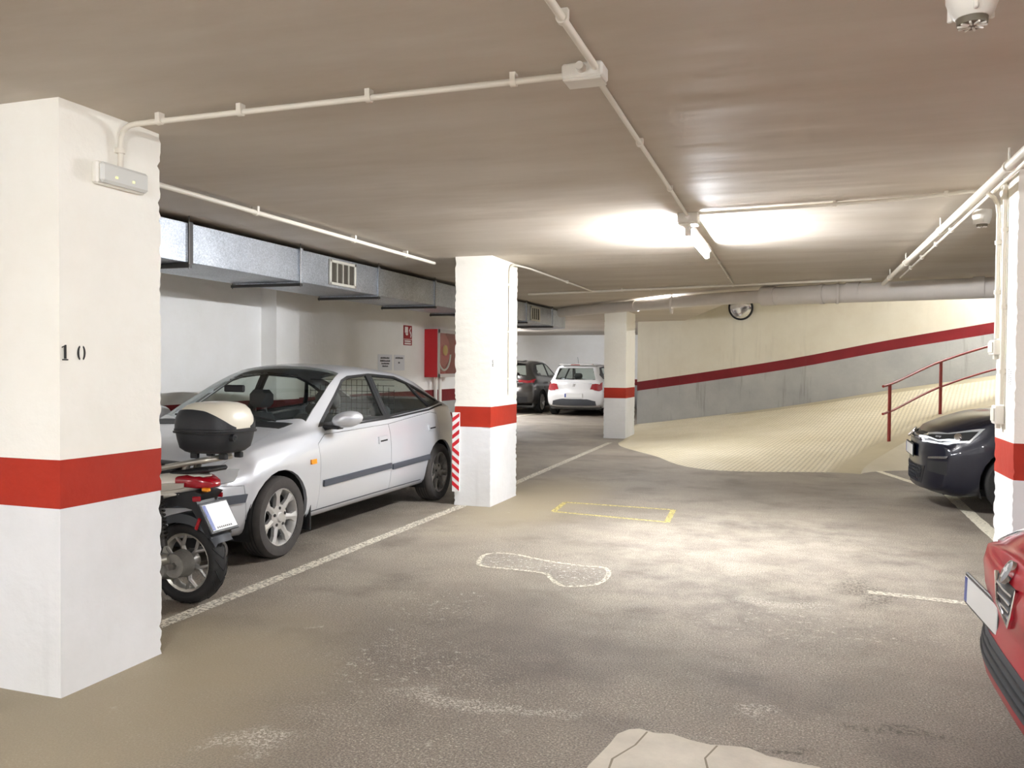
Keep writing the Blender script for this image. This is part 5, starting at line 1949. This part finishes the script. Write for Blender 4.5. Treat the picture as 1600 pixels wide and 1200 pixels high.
# ------------------------------------------------------------------ far white hatchback seen from behind
def far_car(name, label, loc, paint, S, spec):
    car = Car(S, res=48, ring=32)
    hw = spec['hw']
    root = thing(name, label, 'car', loc, spec['rz'])
    XF, XR, RW = spec['axles'] + (spec['rw'],)
    arches(car, (XF, XR), RW, RW + .05)
    glazing(car, *spec['glaz'])
    F = car.cut(spec['screen'], 'z', lambda c, n: n.z > .2 and c.z > .9); car.mark(F, 3)
    F = car.cut(spec['rear'], 'x', lambda c, n: c.x < -1.2 and n.x < -.15); car.mark(F, 4)
    finish_car(car, root, paint, S, glass='car_glass')
    for x in (XF, XR):
        wheel_well(root, x, hw, RW + .05)
        for s in (1, -1):
            make_wheel(root, x, s * (hw - .10), s, RW, .2, 'five', tyre='rubber')
    interior(root, S, .0, -.75, hw - .06, .34, dash=.50, zdash=.95)
    MB().b2((-1.8, -.62, .17), (1.8, .62, .24)).build('underbody', 'dark', root)
    for s in (1, -1):
        mirror_pod(root, (.55, s * (hw + .10), 1.02), s, spec.get('mirror', paint))
        side_set(car, root, s, paint, (-.15, -1.05), .80, hw + .04)
        t_, b_ = spec['lamp']
        car.patch('tail_lamp', [(p[0], s * p[1], p[2]) for p in t_], [(p[0], s * p[1], p[2]) for p in b_], 'red_lens', root, th=.012, nu=5, nv=4)
        car.patch('headlamp', [(2.1, s * .4, .78), (1.7, s * .8, .82)], [(2.1, s * .4, .68), (1.75, s * .84, .70)], 'clear_lens', root, th=.01, nu=5, nv=3)
    return car, root

def white_car():
    S = dict(
        ztop=[(-2.13, .98), (-2.1, 1.06), (-1.98, 1.25), (-1.82, 1.46), (-1.6, 1.525), (-1.0, 1.545), (-.4, 1.54), (0, 1.50), (.4, 1.36), (.9, 1.08), (1.05, 1.03), (1.5, .96), (1.9, .84), (2.1, .72)],
        zbelt=[(-2.13, .93), (-1.8, 1.02), (-1.0, .99), (.5, .95), (1.2, .92), (1.8, .80), (2.1, .66)],
        wmax=[(-2.13, .84), (-1.7, .875), (-1.2, .885), (0, .88), (1.2, .885), (1.7, .86), (2.1, .78)],
        wbelt=[(-2.13, .77), (-1.6, .81), (0, .83), (1.0, .82), (1.6, .79), (2.1, .70)],
        wroof=[(-2.13, .60), (-1.8, .575), (-1.0, .575), (0, .575), (.5, .63), (1.0, .68), (1.5, .66), (2.1, .56)],
        zbot=[(-2.13, .30), (-1.7, .22), (1.6, .20), (2.1, .24)],
        crown=[(-2.13, .04), (-1.7, .08), (0, .08), (1.0, .05), (2.1, .04)],
        face_f=[(.1, -.05), (.5, 0.0), (.9, -.1), (1.2, -.1)],
        face_r=[(.2, -.08), (.35, -.01), (.62, 0.0), (.75, -.05), (1.0, -.07), (1.4, -.07)],
        bow_f=.32, bow_r=.20, tub=(1.0, -1.85), round=.05)
    spec = dict(hw=.88, rz=R(90), axles=(1.28, -1.32), rw=.315,
                glaz=([(.70, 1.0), (.0, 1.42), (-.6, 1.46), (-1.4, 1.42), (-1.75, 1.2), (-1.6, 1.08), (-.3, 1.01)],
                      [[(.6, 1.03), (.02, 1.39), (-.28, 1.42), (-.28, 1.04)], [(-.38, 1.04), (-.38, 1.43), (-1.2, 1.40), (-1.35, 1.12), (-1.25, 1.07)]], (2, 12)),
                screen=[(.80, .70), (.97, .35), (1.0, 0), (.97, -.35), (.80, -.70), (.08, -.55), (.06, 0), (.08, .55)],
                rear=[(-.62, 1.06), (.62, 1.06), (.60, 1.12), (.53, 1.40), (-.53, 1.40), (-.60, 1.12)],
                lamp=([(-2.12, .58, .98), (-2.0, .80, 1.02), (-1.82, .84, 1.03)], [(-2.15, .50, .80), (-2.05, .80, .76), (-1.95, .86, .80)]))
    car, root = far_car('hatchback_car', 'white hatchback parked at the far end, seen from behind', (-6.22, 25.65, 0), 'car_white', S, spec)
    vb = car.patch('bumper_valance', [(-2.12, .66, .44), (-2.2, .4, .50), (-2.2, -.4, .50), (-2.12, -.66, .44)], [(-2.1, .70, .27), (-2.15, .4, .25), (-2.15, -.4, .25), (-2.1, -.70, .27)], 'grey_plastic', root, th=.008, nu=5, nv=4)
    q, n = car.near((-2.3, 0, .60))
    plate(root, q + n * .012, (0, -1, 0), (0, 0, 1), frame='car_white')
    q, n = car.near((-2.3, 0, .92))
    b = MB().box((0, 0, 0), (.006, .05, .08), bev=.002); b.box((0.0, .02, .03), (.007, .05, .02)); b.box((0, -.02, -.03), (.007, .05, .02))
    o = b.build('badge', 'chrome', root); o.matrix_local = Matrix.Translation(q + n * .008) @ n.to_track_quat('X', 'Z').to_matrix().to_4x4()
    car.patch('boot_crease', [(-2.15, .55, 1.02), (-2.18, 0, 1.025), (-2.15, -.55, 1.02)], [(-2.15, .55, 1.012), (-2.18, 0, 1.017), (-2.15, -.55, 1.012)], 'grey_plastic', root, th=.003, nu=5, nv=1)
    sp = MB().box((-1.80, 0, 1.50), (.22, 1.02, .03), mtx=Matrix.Rotation(-.1, 3, 'Y'), bev=.012).build('roof_spoiler', 'car_white', root)
    MB().box((-1.915, 0, 1.492), (.012, .26, .02)).build('brake_lamp', 'red_lens', sp)
    MB().cyl((-1.55, 0, 1.53), (-1.65, 0, 1.72), .005, n=6).build('aerial', 'black_plastic', root)
    for s in (1, -1):
        car.ribbon('roof_rail', [(.0, s * .58, 1.46), (-.8, s * .58, 1.5), (-1.6, s * .57, 1.47)], .03, 'car_white', root, .03)
    MB().tube([(-2.0, -.25, 1.10), (-2.06, .1, 1.08), (-2.02, .35, 1.12)], .008, n=6).build('wiper', 'black_plastic', root)
white_car()

def dark_suv():
    S = dict(
        ztop=[(-2.2, 1.05), (-2.15, 1.15), (-2.0, 1.38), (-1.85, 1.55), (-1.5, 1.62), (-.8, 1.645), (-.2, 1.63), (.1, 1.57), (.5, 1.38), (.95, 1.16), (1.1, 1.12), (1.6, 1.05), (2.0, .92), (2.2, .80)],
        zbelt=[(-2.2, 1.0), (-1.8, 1.09), (-1.0, 1.06), (.5, 1.03), (1.2, 1.0), (1.9, .88), (2.2, .74)],
        wmax=[(-2.2, .86), (-1.7, .91), (-1.2, .92), (0, .915), (1.2, .92), (1.8, .89), (2.2, .80)],
        wbelt=[(-2.2, .78), (-1.6, .84), (0, .86), (1.0, .86), (1.6, .83), (2.2, .72)],
        wroof=[(-2.2, .62), (-1.8, .61), (-1.0, .62), (0, .61), (.5, .66), (1.0, .71), (1.5, .69), (2.2, .58)],
        zbot=[(-2.2, .34), (-1.7, .26), (1.6, .24), (2.2, .28)],
        crown=[(-2.2, .04), (-1.7, .09), (0, .09), (1.0, .05), (2.2, .04)],
        face_f=[(.1, -.05), (.5, 0.0), (.9, -.08), (1.2, -.1)],
        face_r=[(.2, -.08), (.35, -.01), (.65, 0.0), (.85, -.05), (1.1, -.05), (1.5, -.05)],
        bow_f=.32, bow_r=.22, tub=(1.0, -1.9), round=.05)
    spec = dict(hw=.915, rz=R(90), axles=(1.33, -1.33), rw=.35,
                glaz=([(.72, 1.08), (.05, 1.50), (-.6, 1.55), (-1.4, 1.50), (-1.72, 1.28), (-1.6, 1.16), (-.3, 1.09)],
                      [[(.6, 1.11), (.06, 1.47), (-.28, 1.51), (-.28, 1.12)], [(-.38, 1.12), (-.38, 1.52), (-1.2, 1.48), (-1.4, 1.22), (-1.25, 1.16)]], (2, 12)),
                screen=[(.82, .72), (.99, .35), (1.02, 0), (.99, -.35), (.82, -.72), (.12, -.58), (.1, 0), (.12, .58)],
                rear=[(-.60, 1.16), (.60, 1.16), (.52, 1.48), (-.52, 1.48)], mirror='black_plastic',
                lamp=([(-2.2, .36, 1.06), (-2.1, .76, 1.08), (-1.8, .88, 1.08)], [(-2.22, .42, .95), (-2.12, .80, .94), (-1.95, .90, .98)]))
    car, root = far_car('suv_car', 'dark grey sport utility car beyond the middle pillar', (-8.42, 26.05, 0), 'car_charcoal', S, spec)
    car.patch('rear_skirt', [(-2.2, .7, .52), (-2.28, 0, .54), (-2.2, -.7, .52)], [(-2.15, .7, .34), (-2.2, 0, .34), (-2.15, -.7, .34)], 'black_plastic', root, th=.01, nu=6, nv=3)
    car.ribbon('chrome_strip', [(-2.2, .55, .93), (-2.3, 0, .94), (-2.2, -.55, .93)], .03, 'chrome', root, .012)
    q, n = car.near((-2.35, 0, .78))
    plate(root, q + n * .012, (0, -1, 0), (0, 0, 1))
    MB().box((-1.88, 0, 1.60), (.22, 1.06, .035), mtx=Matrix.Rotation(-.1, 3, 'Y'), bev=.012).build('roof_spoiler', 'car_charcoal', root)
dark_suv()

# ================================================================== SCOOTER
mat('scooter_white', (228, 224, 212), .3, coat=.6)
mat('box_black', (34, 36, 40), .45, bump=.15, bscale=300)
mat('box_white', (236, 230, 212), .3, coat=.5)
mat('engine_alloy', (150, 148, 142), .5, .5, var=.25, vscale=12, bump=.2, bscale=30)
mat('silver_trim', (188, 184, 174), .3, .7)
def sup(hx, hy, n, e=3.2):
    out = []
    for i in range(n):
        a = 2 * PI * i / n
        c, s = math.cos(a), math.sin(a)
        out.append((hx * math.copysign(abs(c) ** (2 / e), c), hy * math.copysign(abs(s) ** (2 / e), s)))
    return out

def scooter():
    loc = (-3.45, 4.10, 0)
    root = thing('motor_scooter', 'white and black motor scooter behind the near pillar', 'scooter', loc, R(180))
    r = .25
    # ---- rear wheel
    def wheel(x, zc, r, w):
        h = w / 2
        prof = [(r * .70, -h * .7), (r * .80, -h * .95), (r * .90, -h * .92), (r * .965, -h * .62), (r, -h * .15), (r, h * .15), (r * .965, h * .62), (r * .90, h * .92), (r * .80, h * .95), (r * .70, h * .7), (r * .70, -h * .7)]
        t = MB().lathe(prof, axis='y', n=44).build('wheel', 'rubber', root, angle=50)
        t.location = (x, 0, zc)
        b = MB().lathe([(r * .70, h * .74), (r * .72, h * .66), (r * .64, h * .5), (r * .62, 0), (r * .64, -h * .5), (r * .72, -h * .66), (r * .70, -h * .74)], axis='y', n=40)
        b.build('rim', 'silver_trim', t, angle=40)
        sp = MB()
        for i in range(6):
            a = 2 * PI * i / 6 + .25
            def P(rad, da, y):
                return Vector((rad * math.sin(a + da), y, rad * math.cos(a + da)))
            sp.tube([P(.03, 0, h * .3), P(r * .42, 0, h * .42)], [.018, .014], n=6)
            for s in (-1, 1):
                sp.tube([P(r * .40, 0, h * .42), P(r * .52, s * .14, h * .40), P(r * .67, s * .24, h * .36)], [.013, .011, .011], n=6)
        sp.cyl((0, -h * .8, 0), (0, h * .9, 0), .045, n=20)
        sp.build('spokes', 'alloy_dirty', t, angle=50)
        g = MB()
        for i in range(22):
            a = 2 * PI * i / 22
            for s in (-1, 1):
                p = []
                for k, (y, rr) in enumerate(((.02, 1.004), (.55, .975), (.85, .93))):
                    da = .16 * k
                    p.append((r * rr * math.sin(a + da), s * h * y, r * rr * math.cos(a + da)))
                g.tube(p, .0035, n=4)
        g.build('tread_groove', 'dark', t, angle=0)
        return t
    wheel(0, r, r, .125)
    wheel(1.34, .265, .265, .105)
    # ---- engine and swing arm on the left
    e = MB()
    e.box((.22, .10, .25), (.44, .075, .12), bev=.03)
    e.cyl((0, .05, .25), (0, .135, .25), .085, .07, n=24)
    e.cyl((.10, .06, .22), (.10, .15, .22), .075, .05, n=20)
    e.cyl((.40, .04, .28), (.40, .155, .28), .105, .09, n=24)
    eng = e.build('engine_case', 'engine_alloy', root, angle=40)
    for i in range(7):
        a = 2 * PI * i / 7
        MB().cyl((.40 + .082 * math.cos(a), .15, .28 + .082 * math.sin(a)), (.40 + .082 * math.cos(a), .162, .28 + .082 * math.sin(a)), .008, n=6).build('bolt', 'steel', eng)
    MB().cyl((0, .13, .25), (0, .155, .25), .022, n=6).build('axle_nut', 'steel', eng)
    MB().tube([(.03, .135, .29), (.12, .165, .27), (.22, .16, .20)], .028, n=12).build('cover', 'silver_trim', eng, angle=50)
    ex = MB().tube(fillet([(.55, -.10, .18), (.35, -.13, .18), (-.12, -.15, .30)], .1), [.03] + [.035] * 6 + [.055], n=14)
    ex.build('exhaust', 'dark_steel', root, angle=50)
    # ---- shock absorbers
    for s in (1, -1):
        a, b = Vector((.085, s * .165, .66)), Vector((.045, s * .165, .37))
        k = MB().cyl(a, b, .012, n=8)
        k.cyl(a + (b - a) * .86, b, .024, n=12)
        k.cyl(a, a + (b - a) * .1, .03, n=12)
        sh = k.build('shock_absorber', 'dark_steel', root)
        d = (b - a)
        u = d.normalized().orthogonal().normalized(); v = d.normalized().cross(u)
        pts = [a + d * (.08 + .76 * t / 120) + (u * math.cos(t * 2 * PI * 10 / 120) + v * math.sin(t * 2 * PI * 10 / 120)) * .029 for t in range(121)]
        MB().tube(pts, .0055, n=6).build('spring', 'dark_steel', sh, angle=60)
    # ---- hugger and plate carrier
    rows = []
    for i in range(17):
        a = R(-62 + 110 * i / 16)          # 0 = up, positive forward
        rr = .295
        w = .085
        rows.append([(rr * math.sin(a), -w, .25 + (rr - .05) * math.cos(a)), (rr * math.sin(a), -w * .8, .25 + rr * math.cos(a)), (rr * math.sin(a), w * .8, .25 + rr * math.cos(a)), (rr * math.sin(a), w, .25 + (rr - .05) * math.cos(a))])
    MB().grid(rows).build('inner_mudguard', 'grey_plastic', root, angle=50)
    pr = [(.22, .60), (.05, .665), (-.10, .69), (-.17, .675), (-.13, .63), (-.20, .50), (-.235, .42), (-.205, .425), (-.10, .58), (.02, .60), (.20, .55)]
    MB().prism(pr, ((0, .095, 0), (1, 0, 0), (0, 0, 1)), .19).build('rear_fender', 'black_plastic', root, angle=0)
    c = Vector((-.205, 0, .53))
    n = Vector((-.86, 0, .5)).normalized()
    w_ = Vector((.5, 0, .86)).normalized()
    u_ = Vector((0, -1, 0))
    p = plate(root, c + n * .012, u_, w_, size=(.22, .165), band=False)
    M3 = Matrix((u_, w_, n)).transposed()
    MB().box(c + n * .0175 - u_ * .096, (.026, .158, .006), mtx=M3).build('blue_strip', 'plate_blue', p)
    ln = MB()
    for k in range(8):
        ln.box(c + n * .0195 + u_ * (-.06 + .017 * k) - w_ * .068, (.011, .011, .001), mtx=M3)
    ln.build('dealer_print', 'dark_steel', p, angle=0)
    for pos, sz in (((-.135, .098, .645), (.06, .012, .03)), ((-.145, .10, .50), (.022, .014, .075))):
        q_ = MB().box(pos, sz, mtx=Matrix.Rotation(-.4 if sz[2] > .05 else .1, 3, 'Y'), bev=.005)
        q_.build('reflector', 'red_lens', root)
    MB().box((-.135, -.098, .645), (.06, .012, .03), bev=.005).build('reflector', 'red_lens', root)
    # ---- tail body: lofted white shell with a bright strip
    def loft(name, secs, material, nn=20, e=2.6):
        rows = []
        for (x, zc, hy, hz) in secs:
            rows.append([(x, y, zc + z) for y, z in sup(hy, hz, nn, e)])
        mb = MB().grid(rows, close=True)
        mb.f.append(tuple(range(nn))[::-1]); mb.f.append(tuple((len(rows) - 1) * nn + i for i in range(nn)))
        return mb.build(name, material, root, angle=60)
    loft('tail_panel', [(-.135, .745, .05, .03), (-.10, .742, .085, .05), (0, .725, .115, .07), (.2, .70, .15, .10), (.45, .66, .17, .14), (.62, .60, .16, .19), (.70, .55, .12, .2)], 'scooter_white')
    tl = loft('tail_lamp', [(-.21, .722, .02, .008), (-.19, .726, .05, .022), (-.12, .736, .092, .036), (-.05, .742, .11, .04), (.0, .745, .12, .03)], 'red_lens', e=4.5)
    MB().box((-.165, .052, .695), (.05, .03, .022), bev=.006).build('turn_lens', 'orange_lens', tl)
    for s in (1, -1):
        rows = []
        for (x, y, z0, z1) in ((-.06, .112, .735, .71), (.05, .128, .728, .688), (.2, .156, .715, .665), (.4, .172, .70, .64), (.55, .17, .69, .63)):
            rows.append([(x, s * (y - .01), z0 + .004), (x, s * (y + .004), z0), (x, s * (y + .004), z1), (x, s * (y - .01), z1 - .004)])
        MB().grid(rows).build('bright_strip', 'silver_trim', root, angle=30)
    MB().b2((-.03, -.10, .62), (.62, .10, .70), bev=.03).build('underseat_frame', 'black_plastic', root)
    loft('lower_panel', [(-.10, .675, .06, .014), (.05, .66, .118, .016), (.2, .63, .15, .03), (.45, .55, .17, .07), (.66, .46, .15, .08)], 'scooter_white')
    loft('saddle', [(.06, .80, .08, .02), (.12, .805, .12, .035), (.30, .80, .145, .045), (.5, .79, .14, .05), (.68, .775, .10, .045), (.74, .77, .05, .03)], 'black_plastic')
    # ---- rack under the top box
    rk = MB()
    for s in (1, -1):
        rk.tube(fillet([(.30, s * .13, .785), (.10, s * .15, .815), (-.16, s * .13, .868), (-.25, s * .07, .882), (-.26, 0, .885)], .08), .015, n=10)
    rk.box((-.07, 0, .862), (.34, .20, .014), mtx=Matrix.Rotation(.19, 3, 'Y'), bev=.005)
    rk.cyl((.0, .05, .76), (-.03, .05, .85), .022, n=10); rk.cyl((.0, -.05, .76), (-.03, -.05, .85), .022, n=10)
    rck = rk.build('luggage_rack', 'silver_trim', root, angle=50)
    MB().box((-.07, 0, .80), (.30, .17, .03), mtx=Matrix.Rotation(.12, 3, 'Y'), bev=.012).build('rack_pad', 'black_plastic', rck)
    for s in (1, -1):
        for xx in (-.10, -.30):
            MB().box((xx, s * .07, .897), (.05, .03, .035), bev=.005).build('box_clip', 'black_plastic', rck)
    # ---- front half
    loft('leg_shield', [(.95, .62, .20, .30), (1.0, .66, .21, .32), (1.08, .70, .18, .30), (1.16, .72, .10, .22)], 'scooter_white')
    MB().b2((.62, -.15, .26), (1.02, .15, .34), bev=.03).build('footboard', 'grey_plastic', root)
    MB().tube([(1.28, 0, .36), (1.08, 0, .95)], .03, n=12).build('steering_stem', 'dark_steel', root)
    for s in (1, -1):
        MB().tube([(1.30, s * .075, .27), (1.24, s * .075, .62)], .022, n=10).build('fork_leg', 'silver_trim', root)
    loft('headset', [(.96, 1.0, .10, .05), (1.02, 1.02, .17, .075), (1.12, 1.0, .13, .085), (1.18, .98, .06, .05)], 'scooter_white')
    hb = MB().tube(fillet([(.92, .34, 1.03), (1.02, .18, 1.03), (1.02, -.18, 1.03), (.92, -.34, 1.03)], .08), .014, n=10).build('handlebar', 'dark_steel', root)
    for s in (1, -1):
        MB().cyl((.985, s * .235, 1.03), (.915, s * .35, 1.03), .02, n=12).build('grip', 'black_plastic', hb)
        MB().tube(fillet([(1.0, s * .2, 1.04), (.98, s * .26, 1.18), (.97, s * .30, 1.22)], .05), .006, n=6).build('mirror_stem', 'black_plastic', hb)
        MB().box((.965, s * .32, 1.25), (.03, .12, .075), bev=.015).build('mirror_head', 'black_plastic', hb)
    MB().lathe([(0, .03), (.05, .02), (.075, 0)], o=(1.165, 0, .985), axis='x', n=24).build('headlight', 'clear_lens', root)
    rows = []
    for i in range(13):
        a = R(-70 + 130 * i / 12)
        rows.append([(1.34 + .30 * math.sin(a), y, .265 + (.30 - .04 * (abs(y) > .05)) * math.cos(a)) for y in (-.075, -.05, 0, .05, .075)])
    MB().grid(rows).build('front_mudguard', 'scooter_white', root, angle=60)

    # ---- top box: a thing of its own, clipped on the rack
    lb = (-3.45 + .19, 4.10, .915)
    tb = thing('top_box', 'black scooter top box with a cream white lid', 'top box', lb, R(180))
    def shell(name, secs, material, parent=tb, e=3.4, nn=40, cap0=True):
        rows = []
        for (z, hx, hy, ox) in secs:
            rows.append([(x + ox, y, z) for x, y in sup(hx, hy, nn, e)])
        mb = MB().grid(rows, close=True)
        if cap0: mb.f.append(tuple(range(nn))[::-1])
        mb.f.append(tuple((len(rows) - 1) * nn + i for i in range(nn)))
        return mb.build(name, material, parent, angle=45)
    shell('tub', [(.0, .13, .12, 0), (.008, .152, .14, 0), (.03, .178, .165, 0), (.08, .19, .178, 0), (.118, .196, .184, 0)], 'box_black')
    shell('seam_band', [(.116, .199, .187, 0), (.118, .208, .196, 0), (.128, .21, .198, 0), (.130, .204, .192, 0), (.142, .204, .192, 0), (.144, .2, .188, 0)], 'black_plastic')
    lid_secs = [(.143, .197, .185, 0), (.17, .196, .184, 0), (.21, .19, .178, 0), (.25, .172, .162, -.004), (.277, .145, .138, -.006), (.292, .105, .10, -.008), (.297, .05, .05, -.008)]
    shell('lid', lid_secs, 'box_white')
    # dark side panels with a curved upper edge
    zs = [s_[0] for s_ in lid_secs]
    fhx, fhy, fox = pchip([(s_[0], s_[1]) for s_ in lid_secs]), pchip([(s_[0], s_[2]) for s_ in lid_secs]), pchip([(s_[0], s_[3]) for s_ in lid_secs])
    def surf(a, z, off):
        hx, hy, ox = fhx(z) + off, fhy(z) + off, fox(z)
        c, s_ = math.cos(a), math.sin(a)
        e = 3.4
        return (hx * math.copysign(abs(c) ** (2 / e), c) + ox, hy * math.copysign(abs(s_) ** (2 / e), s_), z)
    for s in (1, -1):
        top_c = pchip([(-.197, .147), (-.19, .165), (-.17, .195), (-.12, .228), (-.04, .25), (.08, .256), (.15, .25), (.19, .225)])
        out, inn = [], []
        A = [R(8) + (R(170) - R(8)) * i / 48 for i in range(49)]
        for k in range(6):
            ro, ri = [], []
            for a in A:
                xx = surf(s * a, .17, 0)[0]
                zt = top_c(xx)
                z = .144 + (zt - .144) * k / 5
                ro.append(surf(s * a, z, .004)); ri.append(surf(s * a, z, -.004))
            out.append(ro); inn.append(ri)
        mb = MB().grid(out); mb.grid([out[-1], inn[-1]]); mb.grid([[r_[0] for r_ in out], [r_[0] for r_ in inn]]); mb.grid([[r_[-1] for r_ in out], [r_[-1] for r_ in inn]])
        mb.build('lid_side_panel', 'box_black', tb, angle=45)
    lk = MB().cyl((-.18, .09, .095), (-.207, .09, .095), .022, n=20).build('lock_bezel', 'black_plastic', tb)
    MB().cyl((-.2, .09, .095), (-.212, .09, .095), .012, n=16).build('lock', 'chrome', lk)
scooter()
